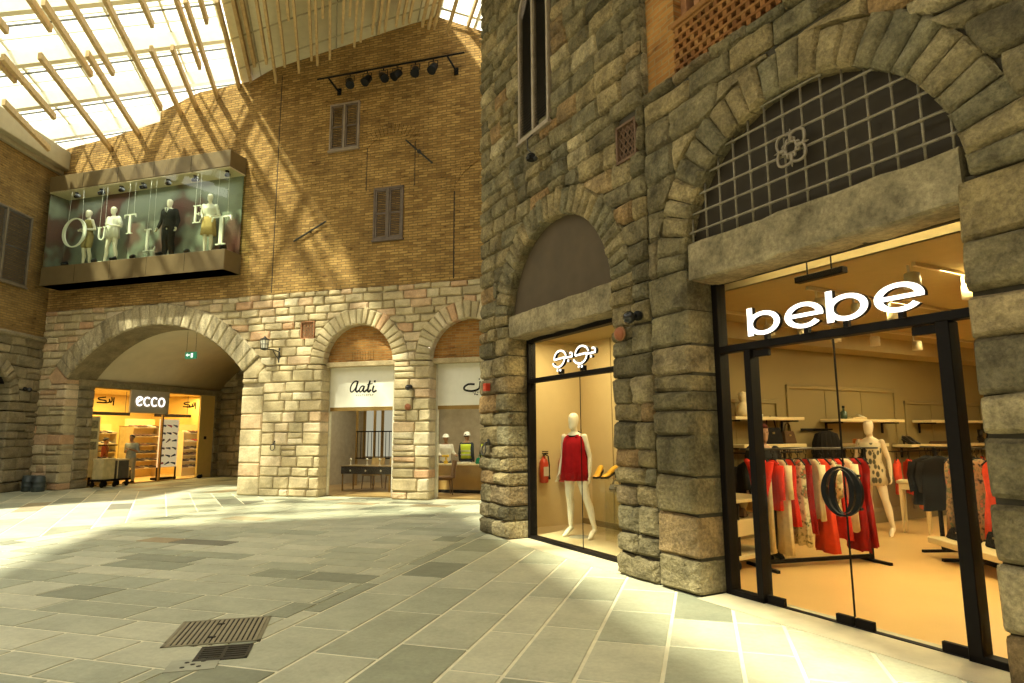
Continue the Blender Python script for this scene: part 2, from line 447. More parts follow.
# ------------------------------------------------------------ materials
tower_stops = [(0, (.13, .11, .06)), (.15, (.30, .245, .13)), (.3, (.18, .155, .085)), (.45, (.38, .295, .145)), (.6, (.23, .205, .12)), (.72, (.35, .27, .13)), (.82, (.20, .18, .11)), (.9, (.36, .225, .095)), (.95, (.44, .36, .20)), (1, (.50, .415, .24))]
back_stops = [(0, (.40, .32, .18)), (.25, (.55, .46, .28)), (.5, (.48, .38, .22)), (.7, (.62, .52, .33)), (.85, (.55, .34, .19)), (1, (.70, .61, .42))]
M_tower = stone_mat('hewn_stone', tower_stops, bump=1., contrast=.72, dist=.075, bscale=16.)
M_back = stone_mat('pale_stone', back_stops, bump=.6, contrast=.3)
M_left = stone_mat('brown_stone', [(0, (.20, .16, .09)), (.4, (.30, .24, .14)), (.7, (.25, .21, .13)), (1, (.38, .31, .19))], bump=.7, contrast=.4)
M_ring = stone_mat('streaked_stone', [(0, (.34, .28, .17)), (.4, (.50, .42, .26)), (.7, (.42, .35, .22)), (1, (.58, .50, .33))], nscale=3.2, contrast=.65, bump=.5, streak=True)
M_lintel = stone_mat('weathered_lintel', [(0, (.27, .225, .13)), (1, (.34, .28, .165))], nscale=2.2, contrast=.65, bump=.5)
M_mortar = mat('mortar', (.06, .052, .034), .95, var=.3)
M_mortar2 = mat('mortar_pale', (.36, .30, .19), .95, var=.25)
M_brick = brick_mat('ochre_brick', (.48, .305, .105), (.27, .155, .05), (.19, .13, .055))
M_brickL = brick_mat('brown_brick', (.34, .22, .075), (.24, .145, .05), (.18, .13, .06))
M_brickO = brick_mat('orange_brick', (.42, .21, .06), (.30, .13, .035), (.34, .23, .10), .24, .07, .01)
M_slate = mat('pavement_joint', (.72, .68, .50), .9, var=.1)
M_slab = stone_mat('paving_slab', [(0, (.22, .23, .165)), (.1, (.32, .335, .24)), (.3, (.46, .46, .335)), (.5, (.37, .385, .28)), (.75, (.53, .52, .38)), (.95, (.44, .445, .325)), (.96, (.38, .29, .165)), (.98, (.40, .33, .20)), (.985, (.17, .17, .13)), (1, (.19, .19, .14))], rough=.62, nscale=2.4, contrast=.2, bump=.25, bscale=9, dist=.012)
M_concrete = mat('threshold_concrete', (.55, .49, .34), .8, var=.12, scale=4, bump=.2)
M_white = mat('white_panel', (.82, .80, .70), .45, var=.03)
M_cream = mat('cream_plaster', (.62, .52, .34), .8, var=.06, scale=2)
M_ceil = mat('cream_ceiling_panel', (.66, .60, .40), .75, var=.05)
M_steel = mat('white_steel', (.70, .68, .56), .5, var=.05)
M_batten = mat('pale_timber', (.50, .35, .16), .6, var=.18, scale=9)
M_grey = mat('greige_metal', (.15, .11, .05), .45, metal=.25, var=.06)
M_dark = mat('dark_bronze', (.008, .006, .005), .55, spec=.12, var=.1)
M_black = mat('black_paint', (.008, .008, .008), .5, spec=.15, var=.1)
M_iron = mat('wrought_iron', (.045, .042, .036), .5, metal=.6, var=.25, scale=20)
M_plaster = mat('brown_plaster', (.085, .06, .032), .85, var=.12, scale=3)
M_shut = mat('brown_shutter', (.12, .085, .06), .6, var=.2, scale=10)
M_shutg = mat('grey_timber', (.30, .24, .17), .6, var=.2, scale=10)
M_glass = glass_mat('clear_glass', (.97, .985, .95), .3)
M_glassg = glass_mat('green_glass', (.93, .97, .91), 1.2)
M_roofg = glass_mat('roof_glass', (.93, .95, .90), .6)
M_slotd = mat('dark_void', (.02, .016, .012), .9, var=0)  # near-black for joints, and for the shade inside openings, vents and pits
M_terra = mat('terracotta', (.34, .16, .07), .8, var=.2, scale=15)

# ------------------------------------------------------------ ground
def clip(poly, a, b, c):
    out = []
    for i in range(len(poly)):
        p, q = poly[i-1], poly[i]; dp = a*p[0]+b*p[1]-c; dq = a*q[0]+b*q[1]-c
        if dp*dq < 0:
            t = dp/(dp-dq); out.append((p[0]+(q[0]-p[0])*t, p[1]+(q[1]-p[1])*t))
        if dq <= 0: out.append(q)
    return out
fl = MB(); g = random.Random(21)
ZN = {'A': ([(6.1, -26), (16, -26), (16, 0.1), (6.1, .1)], 90, .50, (.42, .58), (.7, 1.25)),
      'B': ([(-.85, -26), (6.1, -26), (6.1, .5), (-.85, .5)], 0, .5, (.36, .52), (.6, 1.2)),
      'C': ([(-14, -26), (-.85, -26), (-.85, .5), (-14, .5)], 135, .5, (.5, .75), (.9, 1.6)),
      'D': ([(-9.3, .5), (-2.6, .5), (-2.6, 6.8), (-9.3, 6.8)], 90, .5, (.5, .7), (.8, 1.4))}
for zn, (poly, ang, w0, wr, lr) in ZN.items():
    ca, sa = math.cos(R(ang)), math.sin(R(ang))
    us = [x*ca+y*sa for x, y in poly]; vs_ = [-x*sa+y*ca for x, y in poly]
    v = min(vs_)-g.random()*.3
    if zn == 'A': v = -16.0+.02   # joints then run where the photograph has them: 8.42, 8.9, 10.02
    while v < max(vs_):
        h = g.uniform(*wr)
        if zn == 'A':
            seq = {-10.02: .54, -9.48: .57, -8.91: .49, -8.42: .41}
            for k_ in seq:
                if abs(v-k_) < .012: h = seq[k_]; break
            else:
                nxt = [k_ for k_ in seq if k_ > v]
                if nxt and v+h > nxt[0]-.3: h = nxt[0]-v if nxt[0]-v < .75 else (nxt[0]-v)/2
        u = min(us)-g.random()
        while u < max(us):
            l = g.uniform(*lr); q = .015
            P = [(u+q, v+q), (u+l-q, v+q), (u+l-q, v+h-q), (u+q, v+h-q)]
            P = [(a*ca-b*sa, a*sa+b*ca) for a, b in P]
            xs = [p[0] for p in poly]; ys = [p[1] for p in poly]
            for a, b, c in ((1, 0, max(xs)-.01), (-1, 0, -min(xs)-.01), (0, 1, max(ys)), (0, -1, -min(ys))):
                P = clip(P, a, b, c) if P else P
            if len(P) > 2:
                n = len(P); t = g.random()
                cx = sum(p[0] for p in P)/n; cy = sum(p[1] for p in P)/n
                vs2 = [(x, y, -.008) for x, y in P]+[(cx+(x-cx)*.988, cy+(y-cy)*.988, 0) for x, y in P]
                fl.add(vs2, [tuple(range(n, 2*n))]+[(i, (i+1) % n, (i+1) % n+n, i+n) for i in range(n)], t)
            u += l
        v += h
struct('floor', fl, M_slab, B)
m = MB(); m.box(-16, 18, -27, 9, -.3, -.007); struct('floor', m, M_slate, B)

# ------------------------------------------------------------ the stone building on the right
rects = [(-3.5, -.72, 0, 3.43), (.6, 3.29, 0, 3.43), (-3.02, -2.05, 6.35, 8.6), (.05, 3.0, 5.72, 12), (-.5, -.11, 5.02, 5.52)]
arcs = [(-2.11, 3.43, 1.41, 1.82, 3.43), (1.98, 3.43, 1.41, 1.83, 3.43), (-2.535, 8.6, .485, .72, 8.6)]
m = MB()
masonry(m, -4.5, -.01, 0, 11, rects, arcs, (.20, .35), (.26, .52), .41, .045, .03, .005, 11, 8, 6, (3.43,))
masonry(m, .01, 7.6, 0, 11, rects, arcs, (.26, .43), (.32, .68), .41, .05, .032, .005, 5, 8, 6, (3.43, 5.72))
for a in arcs[:2]: voussoirs(m, a[0], a[1], a[2], a[3], 0, 180, 29 if a[0] < 0 else 25, .41, .03, .018, .004, 3, 5, 6, .012, (.38, .64))
voussoirs(m, -2.535, 8.6, .485, .72, 0, 180, 9, .3, .02, .012, .008, 9)
# side face of the corner
for k in range(26):
    z0_ = k*.42; t = MB(); gg = random.Random(k)
    y_ = .43
    while y_ < 3.2:
        w_ = gg.uniform(.4, .8)
        t2 = MB(); block(t2, lambda u, v: (y_+w_*u, z0_+.42*v), 4, 4, .2, .03, gg.random()*40, gg.random(), .009, .02)
        m.add([(-4.5+y-.0, x, z) for x, y, z in t2.v], t2.f, t2.t[0]); y_ += w_
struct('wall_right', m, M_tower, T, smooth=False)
m = MB(); backing(m, -4.46, 7.6, 0, 11, rects, arcs, .045); m.box(-4.45, -4.3, .05, 3.2, 0, 11)
for xa, xb in ((-3.5, -.72), (.6, 3.29)):
    m.box(xa-.06, xa-.02, .05, .44, 0, 3.4); m.box(xb+.02, xb+.06, .05, .44, 0, 3.4)
struct('wall_right_mortar', m, M_mortar, T)
# the ragged brick panel with its pierced parapet
m = MB()
m.box(.05, .53, .06, .4, 5.72, 11); m.box(2.35, 3.0, .06, .4, 5.72, 11); m.box(.53, 2.35, .06, .4, 8.3, 11)
struct('wall_right_brick', m, M_brickO, T)
m = MB(); gg = random.Random(4)
for r_ in range(6):
    z_ = 5.72+r_*.095
    m.box(.53, 2.35, .03, .15, z_+.062, z_+.095, .004, gg.random())
    for i in range(16):
        x_ = .50+i*.118+(.059 if r_ % 2 else 0)
        m.box(max(.53, x_), min(2.35, x_+.058), .035, .145, z_-.001, z_+.063, .003, gg.random())
m.box(.53, 2.35, .0, .2, 6.29, 6.36, .008, .8)
M_lat = stone_mat('red_brick_lattice', [(0, (.19, .075, .02)), (.5, (.26, .11, .03)), (1, (.32, .16, .05))], contrast=.35)
t = thing('brick_lattice_parapet', 'pierced orange brick parapet high above the large arch', 'parapet', T, (0, 0, 0)); part('lattice', m, M_lat, t)
m = MB(); m.box(.53, .53+.09, .18, .3, 6.36, 8.3); m.box(.72, .80, .2, .3, 6.36, 8.3); m.box(2.25, 2.35, .18, .3, 6.36, 8.3); m.box(.53, 2.35, .18, .3, 8.2, 8.3)
part('window_frame', m, M_terra, t)
m = MB(); m.box(.53, 2.35, .39, .42, 5.72, 8.3); part('opening_shade_sheet', m, M_slotd, t)  # dark sheet coloured as the shade inside the opening
# lintels, tympana, sills
def lintel(x0, x1, z0, z1, seed):
    m = MB(); gg = random.Random(seed); n = 14; rings = []
    for i in range(n+1):
        x = x0+(x1-x0)*i/n; q = []
        for (y, z) in ((.035, z0+.005), (.02, z0+.02), (.012, (z0+z1)/2), (.015, z1-.02), (.03, z1), (.4, z1), (.4, z0), (.06, z0)):
            q.append((x, y+gg.uniform(-.012, .012), z+gg.uniform(-.012, .012)))
        rings.append(q)
    m.loft(rings, tint=gg.random()); return m
struct('trim_1', lintel(-3.47, -.74, 3.20, 3.56, 1), M_lintel, T); struct('trim_2', lintel(.63, 3.34, 3.27, 3.68, 2), M_lintel, T)
def halfdisc(cx, cz, r, y0, y1, base):
    m = MB(); pts = [(x, max(z, base)) for x, z in ell(cx, cz, r, r, 0, 180, 40)]; m.prism(pts, y0, y1); return m
struct('trim_3', halfdisc(-2.11, 3.4, 1.56, .14, .36, 3.42), M_plaster, T)
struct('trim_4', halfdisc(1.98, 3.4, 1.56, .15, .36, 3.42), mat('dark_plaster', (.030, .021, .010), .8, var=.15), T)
m = MB(); m.box(.6, 3.36, -.04, .55, -.05, .006); m.box(-3.5, -.72, -.03, .55, -.05, .006); struct('trim_5', m, M_concrete, T)

# ------------------------------------------------------------ the far wall
brects = [(-9.25, -2.67, 0, 3.43), (-.08, 2.08, 0, 3.58), (3.13, 5.21, 0, 3.58), (-2.67, -1.95, 0, 3.0), (-.82, -.38, 4.3, 4.8)]
barcs = [(-5.96, .67, 4.30, 4.96, 3.43), (1.0, 3.58, 1.04, 1.5, 3.58), (4.17, 3.58, 1.04, 1.5, 3.58)]
m = MB()
masonry(m, -11, 8.4, 0, 5.65, brects, barcs, (.2, .34), (.28, .58), .45, .025, .02, .011, 31, 4, 4, (3.43, 3.58))
z_ = 0.; gg = random.Random(2)
while z_ < 3.0:
    h_ = min(gg.uniform(.36, .52), 3.02-z_)
    if 3.0-z_-h_ < .2: h_ = 3.0-z_
    block(m, lambda u, v: (-2.67+.72*u, z_+h_*v), 5, 5, .45, .02, gg.random()*30, gg.uniform(.2, 1), .008, .014, (1, 0)); z_ += h_
struct('wall_back', m, M_back, B)
m = MB()
voussoirs(m, -5.96, .67, 4.30, 4.96, 40.2, 139.8, 25, .45, .02, .012, .006, 8, 4, 5, .04)
struct('trim_6', m, M_ring, B)
m = MB()
for cx in (1.0, 4.17): voussoirs(m, cx, 3.58, 1.04, 1.5, 0, 180, 21, .45, .02, .012, .007, int(cx*10), 4, 4, .03)
struct('trim_7', m, M_back, B)
m = MB(); backing(m, -11, 8.4, 0, 5.65, [(-9.25, -2.67, 0, 3.43), (-.08, 2.08, 0, 3.58), (3.13, 5.21, 0, 3.58)], barcs, .05)
for xa, xb in ((-9.25, -2.67), (-.08, 2.08), (3.13, 5.21)):
    m.box(xa-.06, xa-.02, .05, .46, 0, 3.43); m.box(xb+.02, xb+.06, .05, .46, 0, 3.43)
struct('wall_back_mortar', m, M_mortar2, B)
m = MB()
top = [(-11, 11.15), (-8.32, 11.37), (-6.38, 11.62), (-6.38, 11.95), (-4.88, 12.38), (-2.95, 12.42), (-2.0, 12.75), (.0, 13.05), (3.2, 13.32), (4.6, 12.58), (8.4, 10.7)]
m.prism([(-11, 5.65), (8.4, 5.65)]+[p for p in reversed(top)], 0, .45)
# blind window, blind arch and the straight movement joint in the brick
def soldier(cx, cz, r0, r1, a0, a1, n):
    for i in range(n):
        b0 = R(a0+(a1-a0)*(i+.08)/n); b1 = R(a0+(a1-a0)*(i+.92)/n)
        m.prism([(cx+r*math.cos(b), cz+r*math.sin(b)) for r, b in ((r0, b0), (r1, b0), (r1, b1), (r0, b1))], -.025, .02)
soldier(1.85, 9.05, .95, 1.25, 40, 140, 16); soldier(5.05, 7.55, 1.45, 1.8, 90, 160, 14)
struct('wall_back_brick', m, M_brick, B)
m = MB(); m.box(-1.86, -1.835, -.004, .01, 5.7, 12.4); m.box(3.74, 3.77, -.004, .01, 5.7, 8.1); m.box(1.1, 1.12, -.003, .01, 8.4, 9.7); m.box(2.58, 2.6, -.003, .01, 8.4, 9.7)
struct('wall_back_joints', m, M_slotd, B)
# passage behind the big arch
m = MB()
masonry(m, 0.42, 1.0, 0, 3.45, (), (), (.25, .4), (.3, .6), .3, .03, .02, .008, 3, 4, 4)
masonry(m, 6.45, 7.0, 0, 3.45, (), (), (.25, .4), (.3, .6), .3, .03, .02, .008, 4, 4, 4)
m.box(.4, 7., -.06, .3, 3.25, 3.46)
m.box(.4, 1.0, .06, .12, 0, 3.4); m.box(6.45, 7.0, .06, .12, 0, 3.4)
struct('wall_passage_left', m, M_left, E)
m = MB(); masonry(m, -9.3, -2.6, 0, 5.2, (), (), (.25, .4), (.4, .8), .3, .03, .02, .008, 13, 4, 4)
m.v = [(x, y+6.75, z) for x, y, z in m.v]; m.box(-9.4, -2.5, 6.81, 6.95, 0, 5.2); struct('wall_passage_end', m, M_left, B)
m = MB(); masonry(m, -6.75, -.45, 0, 3.45, (), (), (.25, .4), (.3, .6), .3, .03, .02, .008, 14, 4, 4); m.box(-6.75, -.45, .07, .3, 0, 3.45)
F2 = Frame(B.w(-2.66, 0, 0), -16.4-90); struct('wall_passage_right', m, M_left, F2)
m = MB(); arch_reveal(m, -5.96, .67, 4.30, 39, 141, .03, 1.0, 30, .15, .3); struct('trim_8', m, M_left, B)
m = MB(); arch_reveal(m, -5.96, .67, 4.36, 37, 143, 1.0, 6.8, 36, .15, .3); struct('ceiling', m, M_cream, B, smooth=True)
# brick fills and sills over the two jewellery doors
m = MB()
for cx in (1.0, 4.17): m.prism([(x, max(3.62, z)) for x, z in ell(cx, 3.58, 1.2, 1.2, 0, 180, 32)], .22, .4)
for cx in (1.0, 4.17):
    for i in range(9):
        x_ = cx-.36+i*.08; m.box(x_+.006, x_+.074, .205, .23, 3.66, 3.92)
struct('wall_back_infill', m, M_brickO, B)
m = MB()
for cx in (1.0, 4.17): m.box(cx-1.07, cx+1.07, .16, .45, 3.50, 3.63, .01)
struct('trim_9', m, M_back, B)

# ------------------------------------------------------------ the wall on the left
m = MB(); larc = [(-2.4, 2.7, 1.1, 1.5, 2.7)]; lrect = [(-3.5, -1.3, 0, 2.7)]
masonry(m, -9, .3, 0, 4.68, lrect, larc, (.22, .38), (.35, .75), .35, .03, .022, .01, 17, 4, 4, (2.7,))
voussoirs(m, -2.4, 2.7, 1.1, 1.5, 0, 180, 19, .35, .03, .015, .008, 6)
struct('wall_left', m, M_left, LW)
m = MB(); backing(m, -9, .3, 0, 4.68, lrect, larc, .05); m.box(-9, .3, .36, .4, 0, 4.68); struct('wall_left_mortar', m, M_mortar, LW)
m = MB(); m.prism([(x, max(3.36, z)) for x, z in ell(-2.4, 2.7, 1.12, 1.12, 0, 180, 30)], .15, .3); m.box(-9, .35, .0, .4, 4.80, 10.4)
struct('wall_left_brick', m, M_brickL, LW)
m = MB(); m.box(-3.5, -1.3, .1, .35, 3.2, 3.4); m.box(-3.5, -1.3, .3, .36, 0, 3.2); struct('trim_10', m, M_dark, LW)
m = MB(); m.loft([[(x, -.14, 4.66), (x, -.14, 4.72), (x, .05, 4.84), (x, .05, 4.6)] for x in (-9, .25)]); struct('trim_11', m, M_left, LW)
m = MB(); m.box(-9, .1, -.34, .4, 10.42, 11.05, .02); m.box(-9, 0, -.12, .4, 10.28, 10.42); struct('trim_12', m, mat('eave_grey', (.36, .31, .20), .6, var=.06), LW)

# ------------------------------------------------------------ unseen rest of the hall, added behind the viewer to block low sky light
m = MB(); m.box(-16, 18, -27.4, -27, 0, 13); m.box(-13.5, -13.1, -27, -8, 0, 10.5); m.box(17.5, 17.9, -27, -8, 0, 13); struct('added_wall_behind', m, M_brickL, B)
m = MB(); m.box(7.6, 16, 0, .45, 0, 11.5); struct('wall_right_far', m, M_tower, T)
# ------------------------------------------------------------ the roof
A_ = Vector((math.sin(R(-16)), math.cos(R(-16)), 0)); c18, s18 = math.cos(R(18)), math.sin(R(18))
B_ = Vector((math.sin(R(74))*c18, math.cos(R(74))*c18, s18)); RP = B.w(-10.3, 0, 11.35); NR = A_.cross(B_)
if NR.z < 0: NR = -NR
def rp(a, b, n=0.): return RP+A_*a+B_*b+NR*n
def rbox(m, a0, a1, b0, b1, n0, n1):
    vs = [rp(a, b, n) for a in (a0, a1) for b in (b0, b1) for n in (n0, n1)]
    m.add(vs, [(0, 1, 3, 2), (4, 6, 7, 5), (0, 4, 5, 1), (2, 3, 7, 6), (0, 2, 6, 4), (1, 5, 7, 3)])
for k, a in enumerate((-19.4, -17.3, -15.2, -13.1, -11., -8.95, -6.85, -4.72, -2.6, -.5, 1.6)):
    m = MB(); rbox(m, a-.09, a+.09, -1.0, 8.2, -.02, .42)
    tag(obj('roof_purlin', m.mesh('roof_purlin', M_steel)), 'long white steel purlin carrying the glazed roof', 'purlin', 'white purlins under the roof glass')
bars = MB()
for a in [-19.2+.7*i for i in range(31)]: rbox(bars, a-.02, a+.02, -1., 8.2, .44, .5)
for b in (-.9, .4, 1.75, 3.1, 4.45, 5.8): rbox(bars, -14.6, 2.4, b-.03, b+.03, .42, .56)
struct('window_roof_bars', bars, M_steel)
bars = MB()
for a in (-12.05, -9.97, -7.9, -5.78, -3.66, -1.55, .55): rbox(bars, a-.02, a+.02, -1., 5.88, .40, .44)
struct('window_roof_rods', bars, mat('grey_rod', (.09, .085, .07), .5))
m = MB(); rbox(m, -14.6, 2.4, -1., 5.9, .50, .515); rbox(m, -26, -14.6, 4.75, 5.9, .50, .515); struct('window_1', m, M_roofg)  # second piece: unseen glass strip added to throw sun patches on the floor
m = MB(); rbox(m, -26, -14.6, -1.2, 4.75, .50, .62); struct('ceiling', m, M_ceil)  # unseen solid roof added to keep the sun off the near floor
# solid ceiling up to the ridge, then a strip of glass falling to the right
q1, q2 = B.w(-3.3, 0, 12.55), B.w(3.25, 0, 13.36); e0 = rp(0, 5.88)
def along(p, a): return p+A_*a
m = MB()
c0 = [along(q1, .5), along(q2, .62)]; c1 = [along(q1, -27), along(q2, -27)]
vs = c0+[c1[1], c1[0]]; vs += [v+Vector((0, 0, .1)) for v in vs]
m.add(vs, [(0, 1, 2, 3), (7, 6, 5, 4), (0, 3, 7, 4), (1, 2, 6, 5)])
f0, f1 = along(q1, .5), along(q1, -27); hgt = Vector((0, 0, 1.1))
m.add([f0, f1, f1+hgt, f0+hgt, f0-B.x*.06, f1-B.x*.06, f1+hgt-B.x*.06, f0+hgt-B.x*.06], [(0, 1, 2, 3), (4, 7, 6, 5), (0, 4, 5, 1)])
struct('ceiling', m, M_ceil)
m = MB()
for k in range(14):
    p = along(q1, -.6-k*1.5)+Vector((0, 0, -.005)); r_ = along(q2, -.6-k*1.5)+Vector((0, 0, -.005))
    m.tube([p, r_], .03, 4)
for k in range(5):
    p = q1.lerp(q2, (k+.5)/5); m.tube([along(p, .2)-Vector((0, 0, .005)), along(p, -21)-Vector((0, 0, .005))], .02, 4)
struct('ceiling_joints', m, mat('ceiling_joint', (.40, .35, .22), .8, var=0))
m = MB(); g0, g1_ = along(q2, .6), along(q2, -27); dn = B.x*2.2+Vector((0, 0, -1.1))
m.add([g0, g1_, g1_+dn, g0+dn], [(0, 1, 2, 3)]); struct('window_2', m, M_roofg)
m = MB()
for k in range(12): m.tube([along(q2, -.3-k*1.9), along(q2, -.3-k*1.9)+dn], .04, 4)
for f in (.0, .5, 1.): m.tube([g0+dn*f, g1_+dn*f], .05, 4)
struct('window_2_bars', m, M_steel)
m = MB(); d2 = B.x*7+Vector((0, 0, -.6)); p0, p1 = g0+dn, g1_+dn
vs = [p0, p1, p1+d2, p0+d2]; vs += [v+Vector((0, 0, .12)) for v in vs]
m.add(vs, [(0, 1, 2, 3), (7, 6, 5, 4), (0, 4, 5, 1)]); struct('ceiling', m, M_ceil)
# battens: (near a, far a, b) under the glass, then under the solid ceiling (x along the far wall, near, far)
bt = [(-7.9, -7.46, 1.48), (-9.6, -7.36, 2.33), (-8.33, -5.32, 2.54), (-9.0, -5.24, 3.05), (-9.0, -3.06, 3.75), (-9.4, -7.08, 4.48), (-9.4, -4.99, 5.22), (-7.93, -2.75, 5.41),
      (-9.6, -6.98, 5.75), (-7.81, -3.0, 6.12), (-9.6, -3.35, 6.5), (-9.6, -4.74, 6.7), (-6.4, -5.5, .85), (-6.53, -3.46, 1.0), (-6.41, -.93, 1.74), (-6.27, -1.36, 2.75),
      (-6.16, -2.15, 4.21), (-6.09, -2.49, 4.71), (-4.59, -1.68, .2),
      (-14.6, -9.9, 1.2), (-13.5, -9.6, 2.0), (-12.2, -8.9, .5), (-13.8, -10.3, 3.4), (-12.9, -10.1, 4.1), (-14., -10.2, 4.9), (-13.1, -9.8, 5.6), (-17, -14.6, 1.6), (-16.8, -13.9, 2.9), (-17.3, -14.2, 4.5)]
for (a0, a1, b) in bt:
    m = MB(); m.add([rp(a, b+q)+Vector((0, 0, h)) for a in (a0, a1) for q in (-.042, .042) for h in (-1.0, -.83)], [(0, 1, 3, 2), (4, 6, 7, 5), (0, 4, 5, 1), (2, 3, 7, 6), (0, 2, 6, 4), (1, 5, 7, 3)])
    tag(obj('roof_batten', m.mesh('roof_batten', M_batten)), 'slender pale timber batten hanging level below the glazed roof', 'batten', 'timber battens under the glazed roof')
bt2 = [(0, 42, 30, 260, 0), (20, 80, 0, 335, 0), (85, 115, 0, 270, 0), (115, 130, 0, 85, 0), (145, 172, 0, 295, 0), (205, 222, 0, 245, 0), (235, 245, 0, 265, 0), (262, 267, 0, 75, 0), (290, 295, 0, 240, 0), (342, 345, 0, 175, 0),
       (372, 375, 0, 70, 0), (395, 393, 0, 190, 0), (425, 418, 0, 170, 0), (475, 465, 0, 140, 0), (500, 490, 0, 140, 0), (525, 515, 0, 130, 0), (570, 560, 0, 110, 0), (597, 588, 0, 100, 0), (628, 612, 0, 95, 0), (680, 665, 0, 110, 0), (710, 690, 0, 120, 0), (742, 712, 0, 120, 0), (798, 765, 0, 140, 0), (885, 840, 0, 135, 0)]
def ray(u, v): return (RR*(u-512)/FPX+UU*(341.5-v)/FPX+fw).normalized()
pc = q1-Vector((0, 0, .75)); nc = (q2-q1).cross(A_)
rnb = random.Random(5)
for (u0, u1, v0, v1, _) in bt2:
    # distances along the room read once from the photograph; each batten then hangs level under the ceiling
    d = ray(256+u1/4, v1/4); C0 = Vector((0, 0, 1.65)); P = C0+d*((pc-C0).dot(nc)/d.dot(nc))
    if B.l(P)[1] > -.05: P = P+A_*((-.05-B.l(P)[1])/A_.dot(B.y))
    ln = rnb.uniform(5.5, 8); w_ = .032
    s_ = A_.cross(Vector((0, 0, 1))).normalized()
    vs = [P-A_*l+s_*w+Vector((0, 0, h)) for l in (0, ln) for w in (-w_, w_) for h in (0, .17)]
    m = MB(); m.add(vs, [(0, 1, 3, 2), (4, 6, 7, 5), (0, 4, 5, 1), (2, 3, 7, 6), (0, 2, 6, 4), (1, 5, 7, 3)])
    tag(obj('ceiling_batten', m.mesh('ceiling_batten', M_batten)), 'slender timber batten hanging below the solid cream part of the roof', 'batten', 'timber battens under the solid ceiling')
# ------------------------------------------------------------ shop fronts of the stone building
Y = .41
M_letw = mat('lit_white_letter', (1, .97, .92), .5, var=0, emit=1.3)
t = thing('shopfront', 'large dark framed glass shopfront with double doors under the large arch', 'shopfront', T, (1.98, Y, 0))
X0 = 1.98
def bx(*a): return MB().box(a[0]-X0, a[1]-X0, a[2], a[3], a[4], a[5], .006)
m = bx(.60, .68, -.05, .09, 0, 3.33)
for a in ((3.28, 3.36, -.05, .09, 0, 3.33), (.6, 3.36, -.05, .09, 3.28, 3.34), (.6, 3.36, -.05, .07, 2.50, 2.575), (1.0, 1.08, -.05, .09, 0, 2.5), (2.88, 2.98, -.05, .09, 0, 2.5), (.6, 1.08, -.05, .07, 0, .055), (2.88, 3.36, -.05, .07, 0, .06), (1.08, 2.88, -.02, .05, 0, .012)):
    m.box(a[0]-X0, a[1]-X0, *a[2:], .006)
part('frame', m, M_dark, t)
for a in ((.68, 1.0, 0, .01, .055, 2.5), (2.98, 3.28, 0, .01, .06, 2.5)): part('side_pane', MB().box(a[0]-X0, a[1]-X0, *a[2:]), M_glass, t)
m = MB(); m.box(.68-X0, 2.03-X0, 0, .01, 2.575, 3.28); part('transom_pane', m, M_glass, t)
m = MB(); m.box(2.036-X0, 3.26-X0, 0, .01, 2.575, 3.28); part('transom_pane', m, M_glass, t)
for s in (-1, 1):
    c = 1.98-X0
    d = part('door', MB().box(min(c+s*.004, c+s*.895), max(c+s*.004, c+s*.895), .004, .014, .015, 2.49), M_glass, t, label='clear frameless glass door leaf')
    m = MB(); m.box(min(c+s*.01, c+s*.17), max(c+s*.01, c+s*.17), -.012, .03, .012, .085, .004); part('bottom_fitting', m, M_dark, d)
    for z_ in ((2.42, 2.49), (.012, .085)): m = MB(); m.box(min(c+s*.70, c+s*.892), max(c+s*.70, c+s*.892), -.012, .03, *z_, .004); part('pivot_fitting', m, M_dark, d)
    a0, a1 = (92, 268) if s < 0 else (-88, 88)
    o = ell(c, 1.14, .192, .215, a0, a1, 22); i_ = ell(c, 1.14, .140, .198, a0, a1, 22)
    m = MB(); m.strip(o, i_, -.055, -.02); o = ell(c, 1.14, .118, .190, a0, a1, 22); i_ = ell(c, 1.14, .072, .184, a0, a1, 22); m.strip(o, i_, -.05, -.02)
    for z in (1.0, 1.28): m.tube([(c+s*.15, -.03, z), (c+s*.15, .004, z)], .012, 6)
    part('handle', m, M_black, d, label='black oval half ring door handle')
    m = MB(); m.box(min(c, c+s*.004), max(c, c+s*.004), -.002, .016, .09, 2.49); part('edge_seal', m, M_dark, d)

def solid_letters(name, label, F, p, letters, mats, group=None, y0=-.045, y1=0, posts=()):
    """letters: list of MB builders taking (mb,y0,y1)"""
    t = thing(name, label, 'sign', F, p, group)
    for fn in letters:
        m = MB(); fn(m, y0, y1); l = part('letter', m, mats[1], t)
        f = MB(); fn(f, y0-.004, y0-.0005); part('letter_face', f, mats[0], l, label='bright white lit face')
    if posts:
        for a in posts: part('mounting_post', MB().box(*a), M_dark, t)
    return t
def lb(cx):
    def f(m, y0, y1):
        m.prism([(cx-.195, -.115), (cx-.125, -.115), (cx-.13, .172), (cx-.195, .172)], y0, y1)
        m.strip(ell(cx+.0, 0, .195, .12), ell(cx-.0, 0, .128, .078), y0, y1, tint=.5)
    return f
def le(cx):
    def f(m, y0, y1):
        m.strip(ell(cx, 0, .205, .122, 0, 322, 40), ell(cx, 0, .135, .082, 0, 326, 40), y0, y1)
        m.prism([(cx-.15, -.018), (cx+.203, -.018), (cx+.203, .02), (cx-.15, .02)], y0, y1)
    return f
posts = [(x-.02, x+.02, -.04, .012, -.17, -.10) for x in (-.66, -.21, .18, .66)]
solid_letters('shop_sign', 'four rounded white lit letters standing on the transom bar of the large shopfront', T, (2.0, .345, 2.735), [lb(-.675), le(-.22), lb(.21), le(.66)], (M_letw, M_dark), posts=posts)

